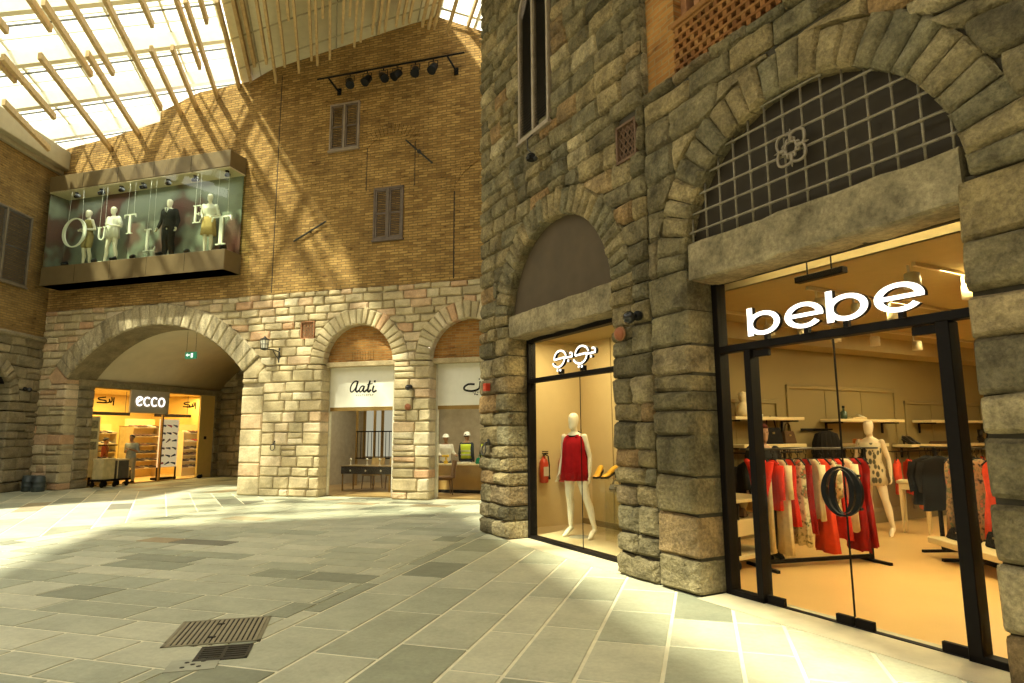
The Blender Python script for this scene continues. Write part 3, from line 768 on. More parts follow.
t = thing('display_window', 'dark framed fixed shop window under the smaller stone arch', 'window', T, (-2.11, Y, 0)); X0 = -2.11
m = bx(-3.5, -3.43, -.05, .09, 0, 3.24)
for a in ((-.80, -.72, -.05, .09, 0, 3.24), (-3.5, -.72, -.05, .09, 3.14, 3.24), (-3.5, -.72, -.05, .07, 2.475, 2.545), (-3.5, -.72, -.05, .09, 0, .05)): m.box(a[0]-X0, a[1]-X0, *a[2:], .006)
part('frame', m, M_dark, t)
for a in ((-3.43, -2.045, .05, 2.475), (-2.035, -.8, .05, 2.475), (-3.43, -.8, 2.545, 3.14)): part('pane', MB().box(a[0]-X0, a[1]-X0, 0, .01, a[2], a[3]), M_glass, t)
part('pane_joint', MB().box(-2.043-X0, -2.037-X0, -.001, .011, .05, 2.475), M_dark, t)
AR = [[(-1.686, 2.799), (-1.737, 2.857), (-1.835, 2.89), (-1.936, 2.876), (-2.003, 2.82), (-2.014, 2.765)], [(-2.014, 2.767), (-1.74, 2.777), (-1.733, 2.736), (-1.779, 2.678), (-1.889, 2.642), (-1.999, 2.664), (-2.063, 2.713)], [(-1.741, 2.763), (-1.531, 2.766), (-1.527, 2.801), (-1.555, 2.828), (-1.606, 2.831)],
      [(-2.253, 2.793), (-2.31, 2.855), (-2.409, 2.886), (-2.511, 2.867), (-2.575, 2.806), (-2.576, 2.758)], [(-2.576, 2.761), (-2.302, 2.774), (-2.3, 2.738), (-2.365, 2.672), (-2.477, 2.641), (-2.579, 2.671), (-2.619, 2.714)], [(-2.283, 2.766), (-2.099, 2.766), (-2.092, 2.795), (-2.116, 2.822), (-2.164, 2.822)]]
ARD = [(-1.628, 2.718), (-1.933, 2.602), (-1.854, 2.6), (-2.197, 2.713), (-2.492, 2.595), (-2.414, 2.594)]
cx_, cz_ = -2.07, 2.74; sx_ = -2.035
def arab(k):
    def f(m, y0, y1):
        for i in range(3):
            p = AR[k*3+i]; q = spline(p, 5) if i == 0 else ([p[0]]+spline(p[1:], 5))
            m.stroke([(a-cx_, b-cz_) for a, b in q], .028, y0, y1)
        for a, b in ARD[k*3:k*3+3]: m.prism([(a-cx_+.022*math.cos(j*PI/5), b-cz_+.02*math.sin(j*PI/5)) for j in range(10)], y0, y1)
    return f
solid_letters('shop_sign', 'white lit Arabic lettering standing on the transom of the display window with the mannequin', T, (sx_, .345, cz_), [arab(0), arab(1)], (M_letw, M_dark),
              posts=[(x-.012, x+.012, -.04, .012, -.20, -.13) for x in (-.40, -.33, .17, .24)])

# grille of the large arch
M_grille = mat('worn_grille_iron', (.22, .19, .13), .5, metal=.2, var=.25, scale=20)
t = thing('iron_grille', 'square iron bar grille filling the half round opening of the large arch', 'grille', T, (1.98, .07, 3.44))
def bar_pts(p, q, n=24): return [tuple(a+(b-a)*i/n for a, b in zip(p, q)) for i in range(n+1)]
rad = 1.41; z0_ = .24
for i in range(14):
    x = -1.31+i*.2015
    zt = math.sqrt(max(0, rad*rad-x*x))
    if zt > z0_+.05:
        m = MB(); m.tube([(x, .0, z0_), (x, 0, zt)], .0115, 6)
        k = 0
        while z0_+.13+k*.2 < zt: m.sphere((x, -.004, z0_+.13+k*.2), .022, 8, 5); k += 1
        part('upright_bar', m, M_grille, t, True)
for k in range(6):
    z = z0_+.13+k*.2
    if z < rad-.03:
        x = math.sqrt(rad*rad-z*z); n = int(2*x/.1008); m = MB()
        m.tube([(-x+2*x*i/60, -.012*(1 if int((-x+2*x*i/60+1.31)/.2015+.5) % 2 else -1)*0-.014, z) for i in range(61)], .0125, 6); part('cross_bar', m, M_grille, t, True)
m = MB()
for k in range(4):
    a = 45+90*k; ca, sa = math.cos(R(a)), math.sin(R(a))
    def q(u, v): return (u*ca-v*sa, -.03, u*sa+v*ca)
    m.tube([q(*p) for p in spline([(.07, .0), (.045, .05), (.09, .085), (.15, .06), (.185, 0), (.15, -.06), (.09, -.085), (.045, -.05), (.07, 0)], 5)], .014, 6)
    for s in (-1, 1): m.tube([q(*p) for p in spline([(.045, s*.05), (.06, s*.02), (.085, s*.025), (.08, s*.045)], 4)], .012, 6)
    b = a+45; ca, sa = math.cos(R(b)), math.sin(R(b)); m.tube([q(.05, 0), q(.12, 0), q(.185, 0)], [.016, .018, .003], 6)
o = part('rosette', m, mat('rosette_iron', (.24, .20, .14), .5, metal=.3), t, True, label='pale scrolled iron rosette'); o.location = (.0, -.02, .80)

# ------------------------------------------------------------ shuttered windows
def shutters(name, label, F, p, w, h, leaf, fr, arch=0., mesh=False):
    t = thing(name, label, 'window', F, p)
    m = MB(); e = .05
    if arch:
        o = [(-w/2, 0)]+[(-w/2, h)]+[(x, h+z) for x, z in reversed(ell(0, 0, w/2, w/2, 0, 180, 18))][1:-1]+[(w/2, h), (w/2, 0)]
        i_ = [(-w/2+e, e)]+[(-w/2+e, h)]+[(x, h+z) for x, z in reversed(ell(0, 0, w/2-e, w/2-e, 0, 180, 18))][1:-1]+[(w/2-e, h), (w/2-e, e)]
        m.strip(o, i_, -.04, .1, closed=True)
    else:
        for a in ((-w/2, -w/2+e, 0, h), (w/2-e, w/2, 0, h), (-w/2, w/2, h-e, h), (-w/2, w/2, 0, e)): m.box(a[0], a[1], -.04, .06, a[2], a[3], .005)
    m.box(-.03, .03, -.045, .05, e, h+(w/2-.03 if arch else 0)-e*.5, .004)
    m.box(-w/2-.03, w/2+.03, -.07, .05, -.05, 0, .006)
    part('frame', m, fr, t)
    for s in (-1, 1):
        m = MB(); a, b = (s*.03, s*(w/2-e)) if s > 0 else (s*(w/2-e), s*.03)
        ww = b-a; st = .05
        def top(x): return h+math.sqrt(max(0, (w/2-e)**2-x*x)) if arch else h-e
        if not arch:
            for q in ((a, a+st, e, h-e), (b-st, b, e, h-e), (a, b, e, e+st), (a, b, h-e-st, h-e), (a, b, h*.5-st/2, h*.5+st/2)): m.box(q[0], q[1], -.02, .02, q[2], q[3])
        z = e+.02
        while z < (h+w/2 if arch else h-e)-.06:
            x0_, x1_ = a+.01, b-.01
            if arch and z > h:
                lim = math.sqrt(max(.0004, (w/2-e)**2-(z+.04-h)**2)); x0_, x1_ = max(x0_, -lim), min(x1_, lim)
            if x1_ > x0_+.02: m.add([(x0_, -.018, z), (x1_, -.018, z), (x1_, .018, z+.045), (x0_, .018, z+.045), (x0_, -.012, z), (x1_, -.012, z), (x1_, .024, z+.045), (x0_, .024, z+.045)], [(0, 1, 2, 3), (7, 6, 5, 4), (0, 4, 5, 1), (3, 2, 6, 7), (0, 3, 7, 4), (1, 5, 6, 2)])
            z += .05
        m.box(a, b, .03, .035, e, (h-e)) if not arch else m.prism([(a, e), (b, e), (b, top(b)-.01), ((a+b)/2, top((a+b)/2)-.01), (a, top(a)-.01)], .03, .035)
        part('shutter', m, leaf, t)
    return t
shutters('shuttered_window', 'tall narrow arched window with dark louvres high on the stone building', T, (-2.535, -.01, 6.36), .93, 2.22, mat('dark_louvre', (.045, .035, .026), .6), M_shutg, arch=1)
shutters('shuttered_window', 'upper brown louvred window near the spotlight rail on the far brick wall', B, (.36, -.01, 9.74), .96, 1.42, M_shut, mat('shutter_frame', (.26, .20, .14), .6))
shutters('shuttered_window', 'lower brown louvred window midway up the far brick wall', B, (1.82, -.01, 6.94), .9, 1.5, M_shut, M_shut)
shutters('shuttered_window', 'wide dark shuttered window on the left brick wall', LW, (-2.2, -.01, 6.2), 2.1, 2.24, mat('grey_shutter', (.075, .06, .045), .6), mat('grey_shutter_frame', (.14, .11, .07), .6))

# ------------------------------------------------------------ small things fixed to the walls
def vent(label, F, p, w, h, col, kind=0):
    t = thing('wall_vent', label, 'vent', F, p)
    m = MB(); m.box(0, w, .10, .14, 0, h); part('recess', m, M_slotd, t)
    m = MB(); e = .03
    for a in ((0, e, 0, h), (w-e, w, 0, h), (0, w, 0, e), (0, w, h-e, h)): m.box(a[0], a[1], -.01, .12, a[2], a[3])
    n = 4
    for i in range(n+1):
        for j in range(n+1):
            x, z = e+(w-2*e)*i/n, e+(h-2*e)*j/n
            if i < n and j < n:
                cx, cz = x+(w-2*e)/n/2, z+(h-2*e)/n/2
                for k in range(2):
                    d = ((w-2*e)/n/2, (h-2*e)/n/2*(1 if k else -1)); m.tube([(cx-d[0], .03, cz-d[1]), (cx+d[0], .03, cz+d[1])], .011, 4)
    for i in range(1, n): m.tube([(e+(w-2*e)*i/n, .03, e), (e+(w-2*e)*i/n, .03, h-e)], .009, 4)
    part('screen', m, col, t); return t
vent('pierced terracotta vent set in the stone between the two shop arches', T, (-.5, -.02, 5.02), .39, .50, mat('brown_terracotta', (.14, .08, .045), .8))
vent('orange terracotta vent beside the left jewellery shop arch', B, (-.82, .0, 4.3), .44, .5, M_terra)

def dome_cam(label, F, p):
    t = thing('security_camera', label, 'camera', F, p)
    m = MB(); m.lathe([(.055, 0), (.06, -.02), (.06, -.05), (.045, -.07)], 14, axis='y'); part('mount', m, M_black, t, True)
    m = MB(); m.tube([(0, -.05, 0), (0, -.12, -.01)], .03, 8); m.sphere((0, -.16, -.03), .075, 14, 10); part('dome', m, mat('camera_dome', (.02, .02, .022), .12, var=0), t, True)
dome_cam('black dome camera on the pier between the two lit shop windows', T, (-.11, -.06, 3.01))
dome_cam('black dome camera on the pier between the two jewellery doors', B, (2.59, -.02, 2.88))
dome_cam('black dome camera on the left stone wall near the corner', LW, (-.75, -.02, 3.1))
M_red = mat('red_plastic', (.50, .045, .02), .4, var=.05)
def sounder(label, F, p):
    t = thing('alarm_sounder', label, 'alarm', F, p)
    m = MB(); m.lathe([(.075, .0), (.08, -.02), (.07, -.045), (.03, -.055), (.028, -.075), (.001, -.08)], 18, axis='y'); part('body', m, mat('faded_red', (.33, .11, .045), .6), t, True)
    m = MB(); m.lathe([(.09, .01), (.09, -.01), (.082, -.012)], 18, axis='y'); part('base_ring', m, M_terra, t, True)
sounder('round red sounder below the dome camera beside the display window', T, (-.48, -.06, 2.85))
sounder('round red sounder between the two jewellery doors', B, (2.52, -.02, 2.36))
t = thing('call_point', 'small bright red fire call point on the corner pier', 'alarm', T, (-4.05, -.09, 2.37))
part('box', MB().box(-.055, .055, -.06, .03, 0, .13, .008), M_red, t); part('press_panel', MB().box(-.03, .03, -.066, -.058, .03, .085, .003), mat('red_panel', (.6, .12, .07), .4), t)
def ring_hook(label, F, p):
    t = thing('iron_tie_hook', label, 'hook', F, p)
    m = MB(); m.tube([(0, .04, .1), (0, -.05, .09), (0, -.09, .04)], .013, 6); m.box(-.03, .03, -.015, .03, .05, .15, .006); part('bracket', m, M_iron, t)
    m = MB(); m.tube([(.07*math.sin(a*PI/8), -.085+.01*math.cos(a*PI/8), -.03+.085*math.cos(a*PI/8)) for a in range(17)], .011, 6); part('ring', m, M_iron, t)
ring_hook('black iron tie ring low on the corner pier', T, (-4.05, -.07, 1.42))
ring_hook('black iron tie ring on the pale pier below the lantern', B, (-1.48, -.02, 1.35))
t = thing('flood_lamp', 'small black flood lamp on a bent arm under the tall arched window', 'lamp', T, (-2.3, -.09, 5.8))
m = MB(); m.tube([(-.22, .03, .52), (-.2, -.08, .40), (-.12, -.12, .2), (0, -.12, .08)], .012, 6); part('arm', m, M_iron, t)
m = MB(); m.lathe([(.03, .06), (.06, .04), (.075, -.05), (.06, -.055)], 12, (0, -.13, .02)); m.box(-.05, .06, -.2, -.1, -.02, .03, .01); part('lamp_head', m, M_black, t)
m = MB(); m.sphere((.08, -.1, -.03), .035); m.tube([(0, -.12, .05), (.08, -.1, -.03)], .01, 5); part('swivel', m, M_iron, t)
# wall lantern
t = thing('wall_lantern', 'iron wall lantern with frosted box shade on the pale stone pier', 'lantern', B, (-1.47, 0, 3.66))
m = MB(); m.box(-.025, .025, -.03, .03, 0, .42, .006); m.tube([(0, -.02, .3), (-.1, -.15, .36), (-.26, -.26, .36)], .016, 6); m.tube([(0, -.02, .08), (-.06, -.1, .2), (-.12, -.16, .36)], .012, 6); m.lathe([(.03, .33), (.12, .36), (.05, .375)], 10, (-.3, -.28, 0)); part('bracket', m, M_iron, t)
m = MB(); m.lathe([(.085, .38), (.115, .62)], 8, (-.3, -.28, 0)); part('glass_shade', m, mat('frosted_lantern_glass', (.75, .72, .60), .5), t)
m = MB()
for k in range(8):
    a = k*PI/4; m.tube([(-.3+.088*math.cos(a), -.28+.088*math.sin(a), .375), (-.3+.118*math.cos(a), -.28+.118*math.sin(a), .63)], .007, 4)
for r_, z in ((.09, .38), (.103, .5), (.119, .62)): m.tube([(-.3+r_*math.cos(a*PI/8), -.28+r_*math.sin(a*PI/8), z) for a in range(17)], .007, 4)
m.lathe([(.125, .62), (.13, .635), (.06, .68), (.02, .72), (.001, .74)], 8, (-.3, -.28, 0)); part('cage', m, M_iron, t)
# wall anchors
def anchor(label, p, q, knob):
    m = MB(); a = Vector((p[0], -.06, p[1])); b = Vector((q[0], -.06, q[1])); m.tube([a, b], .026, 6)
    c = a.lerp(b, .5); m.tube([c+Vector((0, .08, 0)), c], .03, 6)
    if knob: m.sphere(c, .06, 8, 6)
    o = Vector((c.x, 0, c.z)); m.xf(Matrix.Translation(-o)); single('wall_anchor', m, M_iron, label, 'anchor', B, o)
anchor('slanting iron anchor bar with a knob beside the blind brick window', (2.33, 9.72), (3.13, 8.95), True)
anchor('rising iron anchor bar on the sunlit brick between box window and lower shutters', (-1.14, 7.14), (-.11, 7.63), False)
# spotlight rail
t = thing('lighting_rail', 'long black rail high on the brick wall carrying stage lights', 'rail', B, (1.94, -.45, 11.76))
m = MB(); m.tube([(-2.25, 0, 0), (2.25, 0, 0)], .027, 8); part('tube', m, M_black, t)
for x in (-1.9, 1.75):
    m = MB(); m.tube([(x, 0, 0), (x+.1, .25, -.2), (x+.1, .45, -.22)], .03, 6); m.box(x+.04, x+.16, .42, .45, -.32, -.12); part('wall_bracket', m, M_black, t)
m = MB(); m.tube([(-2.2, .03, .03), (-1, .04, .0), (0, .04, .05), (1, .04, .0), (2.2, .03, .03)], .018, 5); part('cable', m, M_black, t)
tilt = (-20, 10, -35, 25, -10, 5)
lab = ('black stage light at the left end of the rail', 'black stage light second from the left on the rail', 'black stage light third from the left on the rail', 'black stage light fourth from the left on the rail', 'black stage light with blue lens second from the right on the rail', 'black stage light with blue lens at the right end of the rail')
for k, x in enumerate((.75, 1.29, 1.79, 2.21, 2.76, 3.29)):
    s = thing('stage_light', lab[k], 'spotlight', B, (x, -.45, 11.72), 'stage lights on the rail')
    m = MB(); m.tube([(-.13, 0, -.05), (-.13, 0, -.22)], .012, 5); m.tube([(.13, 0, -.05), (.13, 0, -.22)], .012, 5); m.tube([(-.13, 0, -.05), (.13, 0, -.05)], .012, 5); m.tube([(0, 0, .0), (0, 0, -.06)], .02, 6); part('yoke', m, M_black, s)
    m = MB(); m.lathe([(.06, .16), (.1, .12), (.11, -.1), (.125, -.16), (.11, -.162)], 14); m.xf(Matrix.Translation((0, 0, -.24)) @ Matrix.Rotation(R(-35), 4, 'X') @ Matrix.Rotation(R(tilt[k]), 4, 'Y')); h_ = part('housing', m, M_black, s, True)
    m = MB(); m.lathe([(.105, -.15), (.09, -.14), (.001, -.135)], 14); m.xf(Matrix.Translation((0, 0, -.24)) @ Matrix.Rotation(R(-35), 4, 'X') @ Matrix.Rotation(R(tilt[k]), 4, 'Y')); part('lens', m, mat('lens_glass', (.10, .16, .18), .1, var=0), h_, True)

# ------------------------------------------------------------ the glazed display box above the big arch
BX0, BX1, BY = -9.86, -2.93, -.72
t = thing('display_box', 'glazed display box window with greige fascias projecting over the big arch', 'display box', B, (-6.4, 0, 6.3)); X0 = -6.4
def bb(m, a): return m.box(a[0]-X0, a[1]-X0, a[2], a[3], a[4]-6.3, a[5]-6.3, .008)
m = MB(); bb(m, (BX0, BX1, BY, -.03, 6.3, 6.9)); m.box(BX0-X0-.0, BX1-X0+.02, BY-.02, -.03, .0, .04); part('lower_fascia', m, M_grey, t)
m = MB(); bb(m, (BX0, BX1, BY, -.03, 9.38, 9.88)); part('upper_fascia', m, M_grey, t)
m = MB(); bb(m, (BX0, BX1-.02, BY+.02, -.02, 9.34, 9.38)); part('soffit', m, M_cream, t)
for i in range(1, 5):
    for z_ in ((.02, .58), (3.1, 3.57)): part('fascia_joint', MB().box(BX0-X0+i*1.386-.004, BX0-X0+i*1.386+.004, BY-.004, BY+.002, *z_), M_dark, t)
for i in range(3):
    w_ = (BX1-BX0-.03)/3; m = MB(); m.box(BX0-X0+i*w_+.004, BX0-X0+(i+1)*w_-.004, BY+.02, BY+.032, .6, 3.08); part('front_pane', m, M_glassg, t)
m = MB(); m.box(BX1-X0-.035, BX1-X0-.023, BY+.035, .0, .6, 3.08); part('side_pane', m, M_glassg, t)
mb_, nt, out = nodes_of('painted_backdrop'); pb = pbsdf(nt, out, .8)
tc = nt.nodes.new('ShaderNodeTexCoord'); nz = nt.nodes.new('ShaderNodeTexNoise'); nz.inputs['Scale'].default_value = .55; nz.inputs['Detail'].default_value = 3
nt.links.new(tc.outputs['Object'], nz.inputs['Vector']); rr_ = ramp(nt, [(0, (.17, .20, .155)), (.44, (.22, .25, .19)), (.5, (.15, .165, .125)), (.54, (.10, .055, .04)), (.7, (.15, .04, .03)), (1, (.06, .04, .03))]); nt.links.new(nz.outputs['Fac'], rr_.inputs['Fac'])
nt.links.new(rr_.outputs[0], pb.inputs['Base Color'])
m = MB(); bb(m, (BX0, BX1-.06, -.055, -.031, 6.9, 9.36)); part('backdrop', m, mb_, t, label='backdrop painted in cloudy green and dark red')
m = MB(); bb(m, (BX0, BX0+.03, BY+.04, -.056, 6.9, 9.34)); part('end_panel', m, mb_, t)
for k, (x, z) in enumerate([(x, 0) for x in (-9.2, -8.0, -7.25, -6.5, -5.5, -4.5, -3.2)]+[(x, 1) for x in (-8.95, -7.95, -7.15, -6.3, -5.35, -4.35, -3.2)]):
    wh = ('leftmost', 'second from left', 'third from left', 'middle', 'third from right', 'second from right', 'rightmost')[k % 7]
    s = thing('spotlight', ('%s black spotlight on the ceiling of the glazed display box' if z else '%s black spotlight on the floor of the glazed display box') % wh, 'spotlight', B, (x, -.5, 9.34 if z else 6.9), 'spotlights in the glazed display box')
    d = -1 if z else 1
    m = MB(); m.lathe([(.06, 0), (.06, d*.025), (.02, d*.03), (.015, d*.09)], 10); part('base', m, M_black, s)
    m = MB(); m.lathe([(.05, -.09), (.065, .0), (.075, .09), (.06, .092)], 12); m.xf(Matrix.Translation((0, 0, d*.12)) @ Matrix.Rotation(R(25*(1 if k % 2 else -1)), 4, 'Z') @ Matrix.Rotation(R(-60 if z else -70), 4, 'X')); part('lamp_head', m, M_black, s, True)
light('display_box_lamp', 'AREA', B.w(-6.4, -.45, 9.30), 34, (1, .97, .88), size=6.0, sy=.3).rotation_euler = (R(-12), 0, B.rz)
# hanging letters
M_let = mat('white_letter', (.86, .85, .78), .5, var=0)
def hang(label, x, z, w, h, fn, group='white letters hanging in the glazed display box'):
    t = thing('hanging_letter', label, 'letter', B, (x, -.60, z-h/2), group)
    m = MB(); fn(m, w, h, -.02, .02); part('letter', m, M_let, t)
    m = MB()
    for s in (-.3, .3): m.tube([(s*w, 0, h*.85), (s*w*.8, 0, 9.34-(z-h/2))], .004, 3)
    part('hanging_wire', m, M_let, t)
def LO(m, w, h, a, b): m.strip(ell(0, h/2, w/2, h/2, 0, 360, 40), ell(0, h/2, w/2*.76, h/2*.93, 0, 360, 40), a, b)
def LU(m, w, h, a, b):
    m.strip([(-w*.36, h)]+ell(0, h*.33, w*.36, h*.33, 180, 360, 16)+[(w*.36, h)], [(-w*.20, h)]+ell(0, h*.33, w*.24, h*.27, 180, 360, 16)+[(w*.27, h)], a, b)
    m.box(-w*.5, -w*.08, a, b, h*.95, h); m.box(w*.15, w*.48, a, b, h*.95, h)
def LT(m, w, h, a, b):
    m.box(-w*.09, w*.09, a, b, 0, h); m.box(-w/2, w/2, a, b, h*.95, h); m.box(-w*.24, w*.24, a, b, 0, h*.04)
    for s in (-1, 1): m.prism([(s*w/2, h), (s*w/2, h*.82), (s*w*.42, h*.95)], a, b)
def LL(m, w, h, a, b):
    m.box(-w*.32, -w*.12, a, b, 0, h); m.box(-w/2, w/2, a, b, 0, h*.045); m.box(-w/2, w*.06, a, b, h*.955, h); m.prism([(w/2, 0), (w/2, h*.2), (w*.4, h*.045)], a, b)
def LE(m, w, h, a, b):
    LL(m, w, h, a, b); m.box(-w*.3, w*.45, a, b, h*.955, h); m.box(-w*.3, w*.25, a, b, h*.49, h*.53); m.box(w*.2, w*.25, a, b, h*.42, h*.6); m.prism([(w*.45, h), (w*.45, h*.82), (w*.38, h*.955)], a, b)
hang('huge white hanging letter O at the left of the display box', -8.78, 7.97, .98, .95, LO)
hang('small white hanging letter U between two mannequins in the display box', -7.66, 7.83, .36, .42, LU)
hang('white hanging letter T beside the white dressed mannequin in the display box', -6.58, 8.03, .44, .62, LT)
hang('white hanging letter L low in the middle of the display box', -5.77, 7.45, .42, .70, LL)
hang('small white hanging letter E beside the skirted mannequin in the display box', -4.09, 8.08, .28, .54, LE)
hang('large white hanging letter T at the right end of the display box', -3.2, 7.5, .68, .86, LT)

# ------------------------------------------------------------ pavement fittings and drums
t = thing('drain_grate', 'large slotted steel drain cover flush in the pavement', 'drain cover', W0, (-2.50, 5.71, 0), rot=13.6)
m = MB(); w_, h_ = .74, .72
for a in ((-w_/2, -w_/2+.03, -h_/2, h_/2), (w_/2-.03, w_/2, -h_/2, h_/2), (-w_/2, w_/2, -h_/2, -h_/2+.025), (-w_/2, w_/2, h_/2-.025, h_/2)): m.box(a[0], a[1], a[2], a[3], -.006, .006)
part('rim', m, mat('worn_steel', (.24, .22, .15), .5, metal=.4), t)
m = MB()
for i in range(17):
    x = -w_/2+.045+i*.0405; m.box(x-.0125, x+.0125, -h_/2+.02, h_/2-.02, -.006, .005)
part('slats', m, mat('worn_slats', (.30, .27, .18), .5, metal=.3), t)
part('pit', MB().box(-w_/2, w_/2, -h_/2, h_/2, -.007, .0005), M_slotd, t)  # dark sheet in place of the shade under the slats
m = MB(); m.box(-.06, .0, .18, .22, 0, .0075); m.box(-.06, 0, -.2, -.16, 0, .0075); part('lifting_eye', m, M_dark, t)
t = thing('drain_grate', 'small dark iron drain grate beside the large slotted cover', 'drain cover', W0, (-2.22, 5.16, 0), rot=13.6)
m = MB()
for i in range(2):
    for j in range(6): m.box(-.17+i*.175, -.01+i*.175, -.14+j*.05, -.112+j*.05, -.006, .006)
m.box(-.012, .012, -.15, .16, -.006, .007)
for a in ((-.19, -.165), (.165, .19)): m.box(a[0], a[1], -.16, .17, -.006, .007)
m.box(-.19, .19, -.165, -.14, -.006, .007); m.box(-.19, .19, .145, .17, -.006, .007); part('grid', m, M_iron, t); part('pit', MB().box(-.19, .19, -.165, .17, -.007, .001), M_slotd, t)
t = thing('access_cover', 'pale concrete access cover with five small holes by the drain grates', 'cover', W0, (-2.33, 4.90, 0), rot=13.6)
part('plate', MB().box(-.17, .17, -.12, .12, -.006, .005), mat('cover_concrete', (.36, .36, .27), .8), t)
m = MB()
for x, y in ((-.05, .05), (.0, .0), (.06, .06), (-.06, -.05), (.05, -.05)): m.lathe([(.018, .004), (.018, .0062), (.001, .0063)], 8, (x, y, 0))
part('holes', m, M_slotd, t)  # dark discs painted for the shade of the holes
M_drum = mat('drum_blue_grey', (.045, .06, .06), .45, var=.2)
for k, (x, y) in enumerate(((-14.72, 19.72), (-14.32, 19.58))):
    t = thing('plastic_drum', ('dark ribbed plastic drum tight in the left wall corner', 'dark ribbed plastic drum in front of the arch jamb, second from the corner')[k], 'drum', W0, (x, y, 0), 'drums in the left corner')
    m = MB(); m.lathe([(.16, 0), (.175, .02), (.175, .13), (.19, .15), (.175, .17), (.175, .27), (.19, .29), (.175, .31), (.17, .42), (.15, .44)], 18); part('body', m, M_drum, t, True)
    m = MB(); m.lathe([(.155, .44), (.165, .45), (.16, .47), (.001, .472)], 18); part('lid', m, mat('drum_lid', (.08, .10, .10), .5), t, True)
# exit sign and smoke detector in the passage
t = thing('exit_sign', 'small green lit exit sign hanging inside the big arch', 'sign', B, (-5.95, 1.5, 4.22))
part('panel', MB().box(-.22, .22, -.025, .025, -.11, .11, .006), mat('exit_green', (.03, .20, .10), .4, var=0, emit=.6), t)
m = MB(); m.prism([(.02, -.07), (.1, -.07), (.1, .07), (.02, .07)], -.03, -.0255); m.prism([(-.18, .015), (-.1, .07), (-.1, -.04)], -.03, -.0255); m.box(-.11, -.02, -.03, -.0255, 0, .03); part('pictogram', m, mat('exit_white', (.8, .9, .8), .4, var=0, emit=1.), t)
m = MB(); m.tube([(-.18, 0, .1), (-.18, 0, .8)], .006, 4); m.tube([(.18, 0, .1), (.18, 0, .8)], .006, 4); part('hanger', m, M_iron, t)
# ------------------------------------------------------------ figures
def remesh(name, m, mats, voxel=.012, smooth=5, it=.5):
    me = m.mesh('tmp', mats); o = link(bpy.data.objects.new('tmp', me))
    md = o.modifiers.new('r', 'REMESH'); md.mode = 'VOXEL'; md.voxel_size = voxel
    sm = o.modifiers.new('s', 'SMOOTH'); sm.factor = it; sm.iterations = smooth
    dg = bpy.context.evaluated_depsgraph_get(); r = bpy.data.meshes.new_from_object(o.evaluated_get(dg)); r.name = name
    bpy.data.objects.remove(o); bpy.data.meshes.remove(me)
    r.polygons.foreach_set('use_smooth', [True]*len(r.polygons)); return r

def limb(m, pts, rs, n=10, flat=1.):
    m.tube(spline(pts, 4), [r[0] for r in spline([(r,) for r in rs], 4)], n, flat=flat)
    m.sphere(pts[0], rs[0], n, 6); m.sphere(pts[-1], rs[-1], n, 6)

def hand(m, w, d, side, k=1., fr=.0095, curl=.25):
    """palm from wrist w along d, thumb to the side"""
    d = Vector(d).normalized(); s = Vector(side); s = (s-d*s.dot(d)).normalized(); nrm = d.cross(s); w = Vector(w)
    m.tube([w-d*.01*k, w+d*.05*k, w+d*.095*k], [.026*k, .04*k, .036*k], 10, flat=.45) if False else None
    rings = []
    for t_, a, b in ((-.01, .024, .020), (.03, .033, .016), (.06, .041, .015), (.092, .039, .013)):
        rings.append([w+d*t_*k+s*a*k*math.cos(j*PI/5)+nrm*b*k*math.sin(j*PI/5) for j in range(10)])
    m.loft(rings)
    for i, ln in enumerate((.072, .082, .076, .060)):
        b = w+d*.085*k+s*(.030-.02*i)*k; e = d.lerp(nrm, curl).normalized(); f = d.lerp(nrm, curl*2.2).normalized()
        p1 = b+e*ln*.5*k; p2 = p1+f*ln*.5*k
        m.tube([b, p1, p2], [fr*1.05, fr, fr*.85], 6); m.sphere(p2, fr*.85, 6, 4)
    b = w+d*.03*k+s*.03*k; p1 = b+(d*.6+s*.7)*.04*k; p2 = p1+(d*.9+s*.15)*.035*k
    m.tube([b, p1, p2], [fr*1.25, fr*1.15, fr*.9], 6); m.sphere(p2, fr*.9, 6, 4)

TORSO_F = [(.84, .07, .07, 0), (.90, .165, .115, .01), (.98, .172, .12, .01), (1.08, .135, .10, 0), (1.15, .125, .093, 0), (1.25, .145, .11, -.01), (1.32, .155, .12, -.015), (1.40, .165, .095, 0), (1.46, .135, .075, .005), (1.50, .075, .058, .005)]
TORSO_M = [(.84, .08, .08, 0), (.90, .165, .115, .01), (.98, .165, .115, .0), (1.08, .155, .108, 0), (1.18, .160, .110, 0), (1.28, .175, .118, -.01), (1.36, .185, .118, -.01), (1.43, .185, .098, 0), (1.48, .145, .078, .005), (1.52, .075, .06, .005)]
def torso(m, T_, grow=0., z0=0., z1=9., sh=(0, 0)):
    rings = []
    for z, a, b, c in T_:
        if z0 <= z <= z1: rings.append([((a+grow)*math.cos(j*PI/8)+sh[0]*(z-.9), c+(b+grow)*math.sin(j*PI/8)+sh[1]*(z-.9), z) for j in range(16)])
    m.loft(rings)

